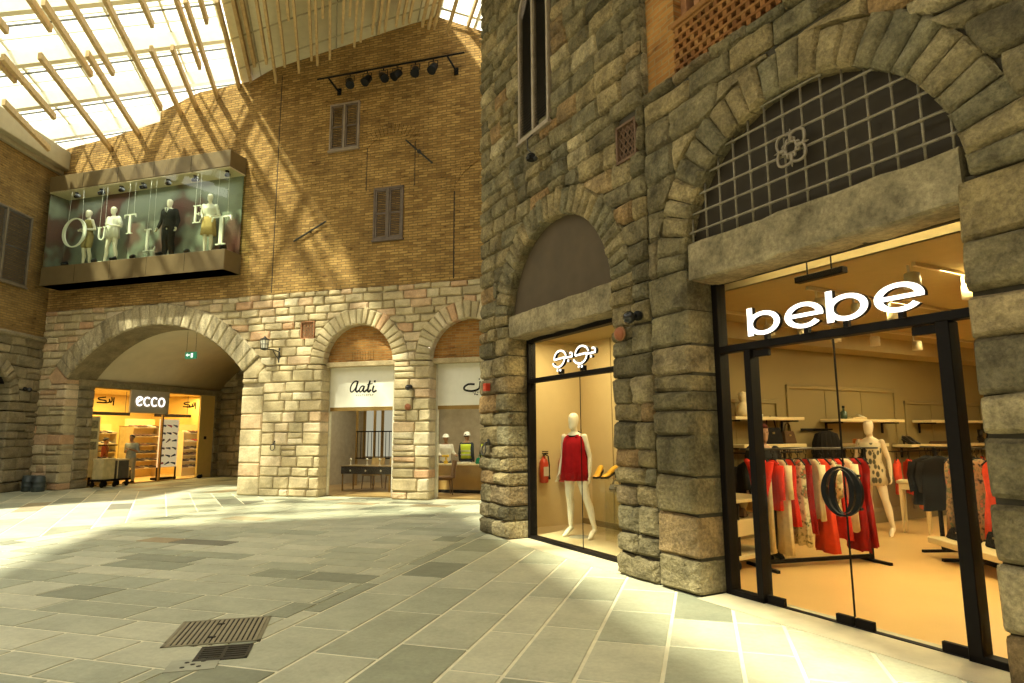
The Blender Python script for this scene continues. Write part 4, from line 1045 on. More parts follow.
class Pose:
    def __init__(s, male=False, arms=None, feet=None, heel=0., tilt=(0, 0)):
        s.T = TORSO_M if male else TORSO_F; s.male = male; sx = .195 if male else .170
        s.sh = [(-sx, 0, 1.435), (sx, 0, 1.435)]
        s.arms = arms or [[(-.235, .03, 1.15), (-.25, -.02, .90)], [(.235, .03, 1.15), (.25, -.02, .90)]]
        s.feet = feet or [(-.10, 0), (.10, 0)]; s.heel = heel; s.tilt = tilt
    def body(s, m, head=True, face=False, fr=.0095, hands=True, gr=0.):
        torso(m, s.T, gr)
        m.tube([(0, .01, 1.46), (0, .0, 1.52), (0, -.015, 1.59)], [.062, .05, .048], 12)
        if head: s.head(m, face)
        ra = (.052, .043, .036, .026) if s.male else (.044, .036, .031, .022)
        for i in range(2):
            e, w = s.arms[i]; a = Vector(s.sh[i]); e = Vector(e); w = Vector(w)
            limb(m, [a, a.lerp(e, .5), e], [ra[0]+gr, ra[0]*.93+gr, ra[1]+gr]); limb(m, [e, e.lerp(w, .4), w], [ra[1]+gr, ra[2]*1.08+gr, ra[3]+gr])
            if hands: hand(m, w, w-e, (0, -1, .0) if abs((w-e).normalized().y) < .8 else (-1 if i else 1, 0, 0), .95 if s.male else .85, fr)
        s.legs(m, gr)
    def legs(s, m, gr=0., z0=0., foot=True):
        for i in range(2):
            x = (-.088, .088)[i]; f = s.feet[i]; an = Vector((f[0], f[1]+.03, .085+s.heel)); hip = Vector((x, .0, .90)); kn = hip.lerp(an, .50)+Vector((0, -.025, .02))
            ca = kn.lerp(an, .35)+Vector((0, .022, 0))
            limb(m, [hip, hip.lerp(kn, .45), kn], [.088+gr, .076+gr, .054+gr], 12); limb(m, [kn, ca, kn.lerp(an, .75), an], [.054+gr, .056+gr, .042+gr, .034+gr], 12)
            if foot:
                h = s.heel; limb(m, [(f[0], f[1]+.055, .045+h), (f[0], f[1]-.05, .045+h*.55), (f[0]*1.04, f[1]-.13, .03), (f[0]*1.06, f[1]-.19, .02)], [.034, .036, .034, .02], 10)
    def head(s, m, face):
        t0 = len(m.v)
        rings = []
        for z, a, b, c in ((-.125, .02, .025, -.045), (-.115, .042, .05, -.035), (-.085, .056, .072, -.022), (-.04, .066, .088, -.008), (.01, .073, .098, 0), (.06, .072, .097, .004), (.095, .058, .078, .006), (.115, .035, .046, .006), (.122, .01, .012, .006)):
            rings.append([(a*math.cos(j*PI/9), -.02+c+b*math.sin(j*PI/9), 1.665+z) for j in range(18)])
        m.loft(rings)
        if face:
            m.tube([(0, -.105, 1.69), (0, -.128, 1.655), (0, -.118, 1.643)], [.008, .014, .012], 6)
            for q in (-1, 1):
                m.sphere((q*.074, -.012, 1.66), (.012, .022, .032), 8, 6); m.sphere((q*.03, -.105, 1.687), (.022, .012, .008), 8, 5)
            m.sphere((0, -.112, 1.607), (.024, .012, .007), 8, 5); m.sphere((0, -.098, 1.565), (.026, .02, .018), 8, 6)

M_mann = mat('mannequin_ivory', (.80, .74, .60), .4, var=.03)
M_mannb = mat('mannequin_beige', (.72, .58, .40), .45, var=.03)
def cloth(name, col, var=.12): return mat(name, col, .9, var=var, scale=14, spec=.1)
M_skin = mat('brown_skin', (.32, .17, .09), .6, var=.06)
M_hair = mat('dark_hair', (.012, .010, .009), .6, var=.1)
def fig(t, mesh, material=None, name='body'):
    return obj(name, mesh, t)
def ripple(m, zs, n=40, amp=0., waves=9, ph=0.):
    """loft of rippled rings: (z, rx, ry, cx, cy, amp)"""
    rings = []
    for z, a, b, cx, cy, am in zs:
        rings.append([(cx+(a+am*math.sin(waves*2*PI*j/n+ph+z*3))*math.cos(2*PI*j/n), cy+(b+am*math.sin(waves*2*PI*j/n+ph+z*3))*math.sin(2*PI*j/n), z) for j in range(n)])
    m.loft(rings)

# display window mannequin in the red mini dress
t = thing('mannequin', 'ivory mannequin in a red sleeveless mini dress in the arched display window', 'mannequin', T, (-3.03, .97, .045), rot=28)
ps = Pose(arms=[[(-.225, .05, 1.14), (-.235, -.05, .89)], [(.235, .03, 1.14), (.255, -.03, .87)]], feet=[(-.12, .04), (.30, -.03)], heel=.06)
m = MB(); ps.body(m, fr=.008); b_ = fig(t, remesh('mannequin_body', m, M_mann, .0085, 5)); t.scale = (1.085, 1.085, 1.085)
m = MB(); ripple(m, [(1.455, .13, .075, 0, .005, .0), (1.42, .165, .10, 0, 0, .002), (1.33, .178, .14, 0, -.015, .004), (1.2, .185, .15, 0, -.01, .007), (1.05, .20, .165, 0, 0, .010), (.92, .215, .175, 0, 0, .013), (.80, .205, .165, 0, 0, .012)], 60, waves=11)
dr = part('dress', m, cloth('red_velvet', (.33, .009, .014)), t, True, label='loose red sleeveless mini dress')
m = MB()
for s in (-1, 1): m.tube([(s*.07, -.09, 1.43), (s*.085, -.01, 1.475), (s*.075, .07, 1.44)], .022, 8, flat=.5)
part('strap', m, cloth('red_strap', (.42, .012, .02)), dr, True)
m = MB(); m.tube([(.085*math.sin(a*PI/8), .0-.09*math.cos(a*PI/8), 1.475-.035*math.cos(a*PI/8)) for a in range(17)], .011, 6); part('necklace', m, M_black, t, True)
m = MB(); m.lathe([(.17, 0), (.17, .012), (.16, .014)], 24, (0.06, 0, -.012)); part('base_plate', m, mat('base_glass', (.35, .33, .26), .2), t)

# mannequins in the glazed box
def box_mann(x, label, rot, ps, hy=-.33):
    t = thing('mannequin', label, 'mannequin', B, (x, hy, 6.91), 'mannequins in the glazed display box', rot)
    m = MB(); ps.body(m, fr=.012); fig(t, remesh('mannequin_body', m, M_mann, .013, 4)); t.scale = (1.04, 1.04, 1.04)
    m = MB(); m.lathe([(.15, 0), (.15, .01)], 18, (0, 0, -.002)); part('base_plate', m, M_steel, t); return t
bentL = [(-.25, .05, 1.16), (-.09, -.17, 1.10)]; bentR = [(.25, .05, 1.16), (.08, -.19, 1.12)]
ps = Pose(arms=[bentL, bentR], feet=[(-.10, -.03), (.10, .04)])
t = box_mann(-8.55, 'mannequin in an olive waistcoat and shorts behind the huge letter O', -8, ps)
m = MB(); torso(m, TORSO_F, .022, 1.0, 1.47); part('waistcoat', m, cloth('olive_cloth', (.30, .25, .10)), t, True)
m = MB(); ps2 = Pose(feet=ps.feet); torso(m, TORSO_F, .02, .85, 1.1)
for s in (-1, 1): limb(m, [(s*.09, 0, .9), (s*.095, -.01, .66)], [.11, .10], 12)
part('shorts', MB() if False else m, cloth('tan_shorts', (.36, .28, .12)), t, True)
ps = Pose(arms=[bentL, [(.25, .04, 1.17), (.05, -.18, 1.16)]], feet=[(-.17, -.06), (.12, .05)])
t = box_mann(-7.54, 'mannequin in a white tunic dress between the letters U and T', 5, ps)
m = MB(); ripple(m, [(1.47, .12, .07, 0, .005, 0), (1.42, .18, .115, 0, 0, .002), (1.3, .19, .145, 0, -.01, .003), (1.1, .19, .145, 0, 0, .005), (.82, .21, .16, 0, 0, .008)], 40)
for s in (-1, 1): limb(m, [(s*.17, 0, 1.43), (s*.225, .03, 1.25)], [.065, .07], 10)
part('tunic', m, cloth('white_tunic', (.78, .76, .68), .04), t, True)
ps = Pose(male=True, arms=[[(-.27, .03, 1.16), (-.30, -.06, .92)], [(.27, .03, 1.16), (.29, -.06, .92)]], feet=[(-.06, -.05), (.09, .06)])
t = box_mann(-5.37, 'mannequin in a black suit, white shirt and tie in the display box', 8, ps)
M_suit = cloth('black_suit', (.02, .022, .022))
m = MB(); torso(m, TORSO_M, .03, .88, 1.5)
for i, s in enumerate((-1, 1)):
    e, w = ps.arms[i]; limb(m, [ps.sh[i], e], [.07, .058], 10); limb(m, [e, Vector(e).lerp(Vector(w), .95)], [.058, .045], 10)
j_ = obj('jacket', remesh('jacket', m, M_suit, .014, 4), t)
m = MB(); m.prism([(-.055, 1.49), (.055, 1.49), (0, 1.24)], -.158, -.12); part('shirt_front', m, cloth('white_shirt', (.8, .78, .72), .03), j_)
m = MB(); m.prism([(-.014, 1.47), (.014, 1.47), (.022, 1.27), (0, 1.24), (-.02, 1.27)], -.166, -.157); part('tie', m, M_suit, j_)
m = MB(); ps.legs(m, .028, foot=False); torso(m, TORSO_M, .015, .85, 1.0); obj('trousers', remesh('trousers', m, M_suit, .014, 4), t)
m = MB()
for f in ps.feet: limb(m, [(f[0], f[1]+.06, .045), (f[0], f[1]-.06, .05), (f[0], f[1]-.2, .03)], [.045, .047, .03], 10)
part('shoes', m, M_black, t, True)
ps = Pose(arms=[[(-.24, .06, 1.2), (-.13, -.15, 1.04)], [(.245, .05, 1.17), (.16, -.16, 1.08)]], feet=[(-.09, 0), (.05, .05)])
t = box_mann(-3.89, 'mannequin in a white blouse and tan skirt beside the large letter T', 20, ps)
m = MB(); torso(m, TORSO_F, .025, 1.03, 1.47)
for i in range(2):
    e, w = ps.arms[i]; limb(m, [ps.sh[i], e], [.06, .05], 10)
obj('blouse', remesh('blouse', m, cloth('white_blouse', (.8, .78, .70), .03), .014, 4), t)
m = MB(); ripple(m, [(1.1, .15, .115, 0, 0, .0), (1.0, .185, .14, 0, .0, .004), (.8, .20, .16, 0, 0, .008), (.58, .215, .175, 0, 0, .012)], 40, waves=8); part('skirt', m, cloth('tan_skirt', (.50, .36, .15)), t, True)

# the mannequin in the clothes shop
t = thing('mannequin', 'beige mannequin in a leaf patterned dress behind the clothes rack of the large shop', 'mannequin', T, (-1.0, 5.56, 0), rot=16); t.scale = (1.04,)*3
ps = Pose(arms=[[(-.235, .05, 1.16), (-.24, -.05, .92)], [(.24, .03, 1.15), (.27, -.04, .90)]], feet=[(-.1, .05), (.25, -.12)], heel=.05)
m = MB(); ps.body(m, fr=.009); fig(t, remesh('mannequin_body', m, M_mannb, .010, 5))
mp_, nt, out = nodes_of('leaf_print'); b = pbsdf(nt, out, .8); tc = nt.nodes.new('ShaderNodeTexCoord'); vo = nt.nodes.new('ShaderNodeTexVoronoi'); vo.inputs['Scale'].default_value = 16
mpn = nt.nodes.new('ShaderNodeMapping'); mpn.inputs['Scale'].default_value = (1, 1, .55); nt.links.new(tc.outputs['Object'], mpn.inputs['Vector']); nt.links.new(mpn.outputs[0], vo.inputs['Vector']); rr_ = ramp(nt, [(0, (.05, .045, .03)), (.38, (.10, .09, .05)), (.45, (.55, .45, .28)), (1, (.62, .52, .34))]); nt.links.new(vo.outputs['Distance'], rr_.inputs['Fac']); nt.links.new(rr_.outputs[0], b.inputs['Base Color'])
m = MB(); ripple(m, [(1.42, .168, .108, 0, -.005, 0), (1.3, .168, .138, 0, -.015, .0), (1.15, .145, .115, 0, 0, .002), (1.0, .19, .145, 0, 0, .004), (.75, .21, .165, 0, 0, .008)], 40); part('dress', m, mp_, t, True)

# ------------------------------------------------------------ people
def person(label, F, p, rot, ps, shirt, trous, sleeve=1., hair=True, vest=None, helmet=None, cat='person', vox=.014, H=1.72):
    t = thing('person', label, cat, F, p, None, rot); t.scale = (H/1.82,)*3
    m = MB(); ps.body(m, face=True, fr=.011, gr=0); fig(t, remesh('person_body', m, M_skin, vox, 3))
    m = MB(); torso(m, ps.T, .02, .88, 1.49)
    for i in range(2):
        e, w = [Vector(q) for q in ps.arms[i]]; limb(m, [ps.sh[i], e], [.062, .054], 10)
        if sleeve > .5: limb(m, [e, e.lerp(w, .93)], [.054, .04], 10)
    obj('shirt', remesh('shirt', m, shirt, .016, 3), t)
    m = MB(); ps.legs(m, .022, foot=False); torso(m, ps.T, .012, .84, .99); obj('trousers', remesh('trousers', m, trous, .016, 3), t)
    m = MB()
    for f in ps.feet: limb(m, [(f[0], f[1]+.06, .045), (f[0], f[1]-.06, .05), (f[0], f[1]-.2, .03)], [.045, .047, .03], 10)
    part('shoes', m, M_black, t, True)
    for s in (-1, 1):
        m = MB(); m.sphere((s*.03, -.113, 1.677), (.012, .006, .006), 8, 5); part('eye', m, mat('eye_dark', (.03, .02, .015), .3, var=0), t, True)
    if hair:
        m = MB(); rings = []
        for z, a, b_, c in ((.0, .078, .07, .045), (.04, .079, .09, .025), (.075, .077, .103, .006), (.105, .062, .086, .006), (.13, .03, .04, .006)): rings.append([(a*math.cos(j*PI/9), -.02+c+b_*math.sin(j*PI/9), 1.665+z) for j in range(18)])
        m.loft(rings); part('hair', m, M_hair if hair is True else hair, t, True)
    if vest:
        m = MB(); torso(m, ps.T, .035, .95, 1.47); v = part('vest', m, vest, t, True)
        m = MB()
        for z in (1.08, 1.2): m.lathe([(.001, z), (.001, z)], 4) if False else m.loft([[((a+.04)*math.cos(j*PI/8), (b_+.04)*math.sin(j*PI/8), zz) for j in range(16)] for zz, a, b_ in ((z, .165, .115), (z+.04, .168, .118))])
        part('reflective_band', m, mat('reflective_grey', (.6, .6, .5), .4), v)
    if helmet:
        m = MB(); m.lathe([(.125, 1.71), (.118, 1.72), (.105, 1.725), (.10, 1.765), (.075, 1.81), (.03, 1.83), (.001, 1.833)], 16, (0, -.02, 0)); part('helmet', m, helmet, t, True)
    return t
hold = [[(-.25, .04, 1.15), (-.06, -.22, 1.22)], [(.25, .04, 1.15), (.07, -.24, 1.26)]]
person('man in pale blue shirt and grey trousers standing in the shoe shop doorway', E, (2.9, .35, 0), -75, Pose(True, hold, [(-.10, 0), (.10, .03)]), cloth('pale_blue_shirt', (.30, .34, .30)), cloth('stone_trousers', (.34, .30, .20)), .0)
person('person in dark red top inside the shoe shop behind the man', E, (2.95, 1.62, 0), 60, Pose(False), cloth('dark_red_top', (.14, .03, .02)), cloth('dark_trousers', (.03, .03, .03)), H=1.62)
M_hv = mat('hi_vis_yellow', (.62, .78, .05), .6, var=.05); M_hel = mat('white_helmet', (.85, .85, .8), .35, var=0)  # the workers are reflections in the glass, rebuilt as figures inside the shop
person('reflected worker in yellow vest and white helmet, built behind the wooden jewellery counter', B, (2.95, 3.2, 0), 170, Pose(True), cloth('dark_workwear', (.05, .06, .07)), cloth('dark_work_trousers', (.05, .06, .08)), vest=M_hv, helmet=M_hel)
person('second reflected worker in yellow vest, built further right behind the counter', B, (3.55, 3.3, 0), 150, Pose(True), cloth('dark_workwear_b', (.06, .06, .06)), cloth('dark_work_trousers_b', (.06, .06, .07)), vest=M_hv, helmet=M_hel)
person('person in white shirt and cap reaching over the left of the jewellery counter', B, (2.35, 3.0, 0), 30, Pose(True, [[(-.25, .0, 1.18), (-.2, -.26, 1.12)], [(.25, .0, 1.2), (.3, -.25, 1.15)]]), cloth('white_workshirt', (.75, .73, .66), .04), cloth('grey_work_trousers', (.2, .2, .18)), helmet=M_hel, H=1.66)
person('dark haired person in black behind the left post of the large shopfront', T, (-.48, 2.33, 0), 60, Pose(False), cloth('black_top', (.02, .018, .016)), cloth('black_trousers', (.02, .02, .02)), hair=cloth('dark_red_hair', (.07, .015, .01)), H=1.80)
# ------------------------------------------------------------ rooms behind the glass
M_shopfloor = mat('polished_shop_floor', (.74, .47, .18), .28, var=.06, scale=1.2)
M_shopwall = mat('beige_shop_wall', (.245, .18, .068), .7, var=.02, scale=2)
M_shopceil = mat('shop_ceiling', (.34, .26, .12), .75, var=.04)
M_shelf = mat('pale_shelf', (.66, .53, .29), .5, var=.04)
def room(F, x0, x1, y0, y1, zc, wm, fm, cm, front=True):
    m = MB(); m.box(x0, x1, y0, y1, -.05, .004); struct('floor', m, fm, F)
    m = MB(); m.box(x0-.1, x0, y0, y1, 0, zc); m.box(x1, x1+.1, y0, y1, 0, zc); m.box(x0-.1, x1+.1, y1, y1+.1, 0, zc); struct('wall_shop', m, wm, F)
    m = MB(); m.box(x0-.1, x1+.1, y0, y1+.1, zc, zc+.1); struct('ceiling', m, cm, F)
# clothes shop
m = MB(); m.box(-1.7, 8.4, .42, 13, -.05, .005); struct('floor', m, M_shopfloor, T)
m = MB(); m.box(-1.8, -1.7, 2.1, 13, 0, 3.5); m.box(-1.8, -1.0, 2.04, 2.1, 0, 3.7); m.loft([[(-.70, .45, z), (-.66, .45, z), (-.98, 2.08, z), (-1.02, 2.08, z)] for z in (0, 3.7)]); m.box(8.4, 8.5, .42, 13, 0, 3.5); m.box(-1.8, 8.5, 13, 13.1, 0, 3.5); m.box(3.4, 8.5, .42, .5, 0, 3.7)
struct('wall_shop', m, M_shopwall, T)
m = MB(); m.box(-1.8, 8.5, .95, 13.1, 3.34, 3.44); m.box(-.6, 8.4, .95, 1.0, 3.34, 3.75); m.box(-1.8, 8.5, .42, 1.0, 3.75, 3.8); m.box(-1.7, -1.2, 2.1, 13, 3.08, 3.34); struct('ceiling', m, M_shopceil, T)
m = MB()
def panel(y0, y1, z0, z1, w=.07):
    for a in ((y0, y0+w, z0, z1), (y1-w, y1, z0, z1), (y0, y1, z1-w, z1), (y0, y1, z0, z0+w)): m.box(-1.70, -1.665, a[0], a[1], a[2], a[3], .008)
    for k in (.33, .66): m.box(-1.70, -1.69, y0+(y1-y0)*k-.012, y0+(y1-y0)*k+.012, z0, z1)
panel(2.7, 4.2, .2, 2.2); panel(4.42, 7.58, .2, 2.47); panel(7.84, 10.71, .2, 2.26); struct('trim_13', m, M_shopwall, T)
def bracket_shelf(label, y0, y1, z, w=.36):
    t = thing('wall_shelf', label, 'shelf', T, (-1.66, (y0+y1)/2, z), 'shelves on the panelled shop wall'); L_ = (y1-y0)/2
    part('board', MB().box(0, w, -L_, L_, -.05, 0, .006), M_shelf, t)
    m = MB()
    for q in (-.85, .85): m.box(-.005, .02, L_*q-.02, L_*q+.02, -.25, .0); m.box(0, w*.9, L_*q-.012, L_*q+.012, -.075, -.05)
    part('bracket', m, M_dark, t)
bracket_shelf('high pale shelf carrying the cream bust behind the left door post', 2.75, 4.34, 1.90)
bracket_shelf('high pale shelf above the fur waistcoat and mannequin', 5.23, 7.15, 1.88)
bracket_shelf('high pale shelf crossing behind the right door post', 8.02, 10.88, 1.88)
bracket_shelf('low pale shelf carrying dark handbags behind the left door post', 2.9, 4.35, 1.47)
bracket_shelf('low pale shelf with the orange scarves beside the mannequin', 5.75, 6.6, 1.45)
bracket_shelf('low pale shelf holding shoes and boots at the right', 7.29, 10.93, 1.42)
# hanging arms and rails
def rail(label, p, q, z, posts=True, foot=.3):
    p, q = Vector((p[0], p[1], 0)), Vector((q[0], q[1], 0)); c = (p+q)/2; d = (q-p).normalized(); s = Vector((d.y, -d.x, 0)); L_ = (q-p).length/2
    t = thing('clothes_rack', label, 'clothes rack', T, (c.x, c.y, .006))
    m = MB(); m.tube([-d*(L_+.05)+Vector((0, 0, z)), d*(L_+.05)+Vector((0, 0, z))], .014, 8); part('rail', m, mat('rack_steel', (.10, .09, .07), .3, metal=.7), t, True)
    if posts:
        for k in (-1, 1):
            e = d*L_*.82*k; m = MB()
            for a in (.02,): m.loft([[e+d*a*cx+s*a*cy+Vector((0, 0, h)) for cx, cy in ((-1, -1), (1, -1), (1, 1), (-1, 1))] for h in (.03, z)])
            part('post', m, M_dark, t)
            m = MB(); m.loft([[e+s*foot*k2+d*cx*.022+Vector((0, 0, cz)) for cx, cz in ((-1, .0), (1, .0), (1, .035), (-1, .035))] for k2 in (-1, 1)]); part('foot', m, M_dark, t)
        m = MB(); m.loft([[d*L_*.82*k+s*cx*.02+Vector((0, 0, .05+cz)) for cx, cz in ((-1, 0), (1, 0), (1, .045), (-1, .045))] for k in (-1, 1)]); part('bottom_bar', m, M_dark, t)
    return (p, q, d)
C_ = {k: cloth(k, v) for k, v in {'red_cloth': (.55, .03, .015), 'scarlet_cloth': (.68, .07, .03), 'dark_red_cloth': (.26, .012, .01), 'cream_cloth': (.66, .55, .34), 'black_cloth': (.014, .012, .011), 'orange_cloth': (.62, .17, .035), 'tan_cloth': (.48, .29, .11), 'grey_cloth': (.18, .16, .12), 'brown_cloth': (.09, .05, .025)}.items()}
def print_mat(name, a, b, sc_=12):
    m, nt, out = nodes_of(name); p = pbsdf(nt, out, .85); tc = nt.nodes.new('ShaderNodeTexCoord'); v = nt.nodes.new('ShaderNodeTexNoise'); v.inputs['Scale'].default_value = sc_; v.inputs['Detail'].default_value = 2
    nt.links.new(tc.outputs['Object'], v.inputs['Vector']); r = ramp(nt, [(.35, a), (.45, b), (.55, b), (.62, (.10, .14, .06)), (.7, (.5, .12, .06))]); nt.links.new(v.outputs['Fac'], r.inputs['Fac']); nt.links.new(r.outputs[0], p.inputs['Base Color']); return m
C_['floral_cloth'] = print_mat('floral_cloth', (.30, .26, .14), (.68, .58, .36)); C_['dark_floral_cloth'] = print_mat('dark_floral_cloth', (.02, .015, .012), (.34, .19, .08))
gr_ = random.Random(77)
WORD = {'red_cloth': 'red', 'scarlet_cloth': 'scarlet', 'dark_red_cloth': 'dark red', 'cream_cloth': 'cream', 'black_cloth': 'black', 'orange_cloth': 'orange', 'tan_cloth': 'tan', 'grey_cloth': 'grey', 'brown_cloth': 'brown', 'floral_cloth': 'pale floral', 'dark_floral_cloth': 'dark floral'}
def garment(kind, colr, p, ang, where, group, ln=.75, w=.4):
    """p: rail point; the hanger hangs across the rail"""
    nm = {'top': 'blouse'}.get(kind, kind)
    t = thing(nm, '%s %s hanging %s' % (WORD[colr], nm, where), nm, T, p, group, ang)
    m = MB(); m.tube([(0, 0, -.115)]+[(.03*math.sin(a*PI/5)-.0, 0, -.03+.035*math.cos(a*PI/5)) for a in range(6, -4, -1)], .0045, 5)
    m.tube([(-w*.42, 0, -.19), (-.06, 0, -.125), (0, 0, -.115), (.06, 0, -.125), (w*.42, 0, -.19)], .011, 6); part('hanger', m, M_black, t)
    z0 = -.125; n = 28; ph = gr_.random()*6; m = MB()
    def rg(z, a, b, am, cx=0, k=6): return (z, a, b, cx, 0, am)
    if kind in ('top', 'coat'):
        ripple(m, [(z0, .06, .035, 0, 0, 0), (z0-.04, w*.38, .04, 0, 0, 0), (z0-.09, w*.5, .045, 0, 0, .002), (z0-.3, w*.46, .05, 0, 0, .006), (z0-ln*.7, w*.47, .05, 0, 0, .010), (z0-ln, w*.5, .055, 0, 0, .013)], n, waves=7, ph=ph)
        for s in (-1, 1): m.tube([(s*w*.46, 0, z0-.07), (s*w*.54, .01, z0-.25), (s*w*.53, -.01, z0-.48)], [.05, .045, .035], 8, flat=.8)
    elif kind == 'dress':
        ripple(m, [(z0, .05, .03, 0, 0, 0), (z0-.05, w*.36, .04, 0, 0, 0), (z0-.15, w*.42, .045, 0, 0, .002), (z0-.4, w*.34, .045, 0, 0, .006), (z0-.65, w*.45, .055, 0, 0, .012), (z0-ln, w*.55, .065, .01, 0, .02)], n, waves=7, ph=ph)
    elif kind == 'skirt':
        ripple(m, [(z0-.05, w*.4, .03, 0, 0, 0), (z0-.1, w*.42, .035, 0, 0, .003), (z0-ln, w*.52, .055, 0, 0, .014)], n, waves=8, ph=ph)
    elif kind == 'trousers':
        for s in (-1, 1): ripple(m, [(z0-.05, w*.22, .03, s*w*.16, 0, 0), (z0-.3, w*.2, .035, s*w*.17, 0, .003), (z0-ln, w*.2, .035, s*w*.2, 0, .006)], n, waves=5, ph=ph)
    else:
        for k in range(5):
            a = .16-.012*k
            m.tube([(-a-.02*k, -.02-.012*k, z0-.02), (-a*.8, -.05, z0-.2-.05*k), (0, -.075, z0-.32-.055*k), (a*.8, -.05, z0-.2-.05*k), (a+.02*k, -.02-.012*k, z0-.02)], [.04, .05, .055, .05, .04], 8, flat=.6)
        m.tube([(-.15, .02, z0), (0, .03, z0-.15), (.15, .02, z0)], [.04, .06, .04], 8, flat=.6)
    for i, (x, y, z) in enumerate(m.v):
        if z < z0-.1: m.v[i] = (x+.012*noise.noise(Vector((x*9+ph, y*9, z*5))), y+.02*noise.noise(Vector((x*14, ph, z*6))), z+(.05*(z0-z)/ln)*noise.noise(Vector((x*16+ph, y*16, 1.))))
    part('cloth', m, C_[colr], t, True)
ORD = ['first', 'second', 'third', 'fourth', 'fifth', 'sixth', 'seventh', 'eighth', 'ninth', 'tenth', 'eleventh', 'twelfth', 'thirteenth', 'fourteenth', 'fifteenth', 'sixteenth']
def hang_row(p, q, z, items, where, group, dang=0):
    p, q = Vector((p[0], p[1], 0)), Vector((q[0], q[1], 0)); d = (q-p); a = math.degrees(math.atan2(d.y, d.x))+90+dang; n = len(items)
    for i, (k, c, ln, w) in enumerate(items):
        s = p+d*((i+.5)/n); garment(k, c, (s.x, s.y, z-.012), a+gr_.uniform(-12, 12), '%s from the left on %s' % (ORD[i], where), group, ln, w)
rail('long dark clothes rack just inside the glass doors of the large shop', (-.08, 1.5), (.40, 3.42), 1.44)
hang_row((-.05, 1.6), (.36, 3.25), 1.45, [(k_, c_, l_, w_*.86) for k_, c_, l_, w_ in [('scarf', 'red_cloth', .5, .4), ('trousers', 'cream_cloth', 1.1, .38), ('top', 'red_cloth', .6, .4), ('coat', 'cream_cloth', 1.15, .3), ('dress', 'red_cloth', .8, .36), ('dress', 'floral_cloth', 1.05, .38), ('dress', 'dark_red_cloth', .9, .36), ('top', 'cream_cloth', .75, .38), ('dress', 'scarlet_cloth', 1.15, .42), ('top', 'floral_cloth', .7, .38),
    ('dress', 'red_cloth', 1.0, .40), ('coat', 'cream_cloth', .9, .36), ('dress', 'dark_red_cloth', 1.15, .42), ('dress', 'dark_red_cloth', 1.1, .4)]], 'the rack inside the glass doors', 'clothes on the rack inside the glass doors')
rail('dark clothes rack standing behind the low bench', (.25, 4.82), (2.6, 3.62), 1.43)
hang_row((.2, 4.85), (2.6, 3.58), 1.44, [('coat', 'black_cloth', .66, .6), ('coat', 'black_cloth', .72, .6), ('dress', 'dark_floral_cloth', 1.05, .40), ('dress', 'black_cloth', .95, .42), ('dress', 'dark_floral_cloth', 1.1, .38), ('dress', 'scarlet_cloth', .95, .36), ('dress', 'dark_floral_cloth', 1.0, .36), ('dress', 'black_cloth', .85, .40), ('dress', 'orange_cloth', .9, .38), ('dress', 'black_cloth', .9, .4), ('top', 'scarlet_cloth', .8, .4)], 'the rack behind the low bench', 'clothes on the rack behind the low bench', 15)
def wall_rail(label, y0, y1, z):
    t = thing('wall_rail', label, 'clothes rail', T, (-1.66, (y0+y1)/2, z)); L_ = (y1-y0)/2
    m = MB(); m.tube([(.3, -L_, 0), (.3, L_, 0)], .012, 8); part('rail', m, M_dark, t)
    m = MB()
    for k in (-.9, 0, .9): m.tube([(0, L_*k, .0), (.3, L_*k, 0)], .010, 6)
    part('bracket', m, M_dark, t)
wall_rail('clothes rail under the left low shelf of the panelled wall', 2.9, 4.3, 1.34); wall_rail('clothes rail under the right low shelf of the panelled wall', 6.75, 10.5, 1.30)
hang_row((-1.36, 2.9), (-1.36, 4.3), 1.335, [('top', 'black_cloth', .5, .4), ('dress', 'tan_cloth', .75, .4), ('top', 'black_cloth', .7, .4), ('dress', 'tan_cloth', .8, .38), ('top', 'brown_cloth', .6, .4), ('trousers', 'cream_cloth', .9, .36), ('dress', 'tan_cloth', .85, .4)], 'the wall rail behind the left post', 'clothes on the left wall rail')
hang_row((-1.36, 6.7), (-1.36, 10.4), 1.295, [('top', 'scarlet_cloth', .6, .46), ('top', 'scarlet_cloth', .62, .44), ('dress', 'orange_cloth', .9, .4), ('top', 'black_cloth', .7, .42), ('dress', 'dark_floral_cloth', .9, .4), ('top', 'grey_cloth', .6, .4), ('dress', 'tan_cloth', .8, .4), ('top', 'black_cloth', .7, .4), ('dress', 'scarlet_cloth', .8, .4), ('top', 'tan_cloth', .6, .4)], 'the rail under the right low shelf', 'clothes on the right wall rail', -55)
# fur waistcoat on its arm
t = thing('wall_hanging_arm', 'short dark hanging arm on the panelled wall over the clothes rack', 'hanging arm', T, (-1.66, 5.0, 1.70))
m = MB(); m.tube([(0, 0, 0), (.38, 0, 0)], .016, 6); m.box(-.005, .02, -.3, .3, -.02, .02); part('arm', m, M_dark, t)
t = thing('fur_waistcoat', 'shaggy black fur waistcoat hanging on the panelled wall behind the rack', 'waistcoat', T, (-1.40, 5.0, 1.68))
m = MB(); ripple(m, [(0, .06, .06, 0, 0, 0), (-.05, .1, .25, 0, 0, .01), (-.2, .12, .30, 0, 0, .03), (-.45, .12, .32, 0, 0, .04), (-.55, .08, .24, 0, 0, .04)], 48, waves=17); part('fur', m, C_['black_cloth'], t, True)
m = MB(); m.tube([(0, 0, .02), (0, 0, -.04)], .006, 4); m.tube([(0, -.2, -.06), (0, 0, 0), (0, .2, -.06)], .012, 5); part('hanger', m, M_black, t)

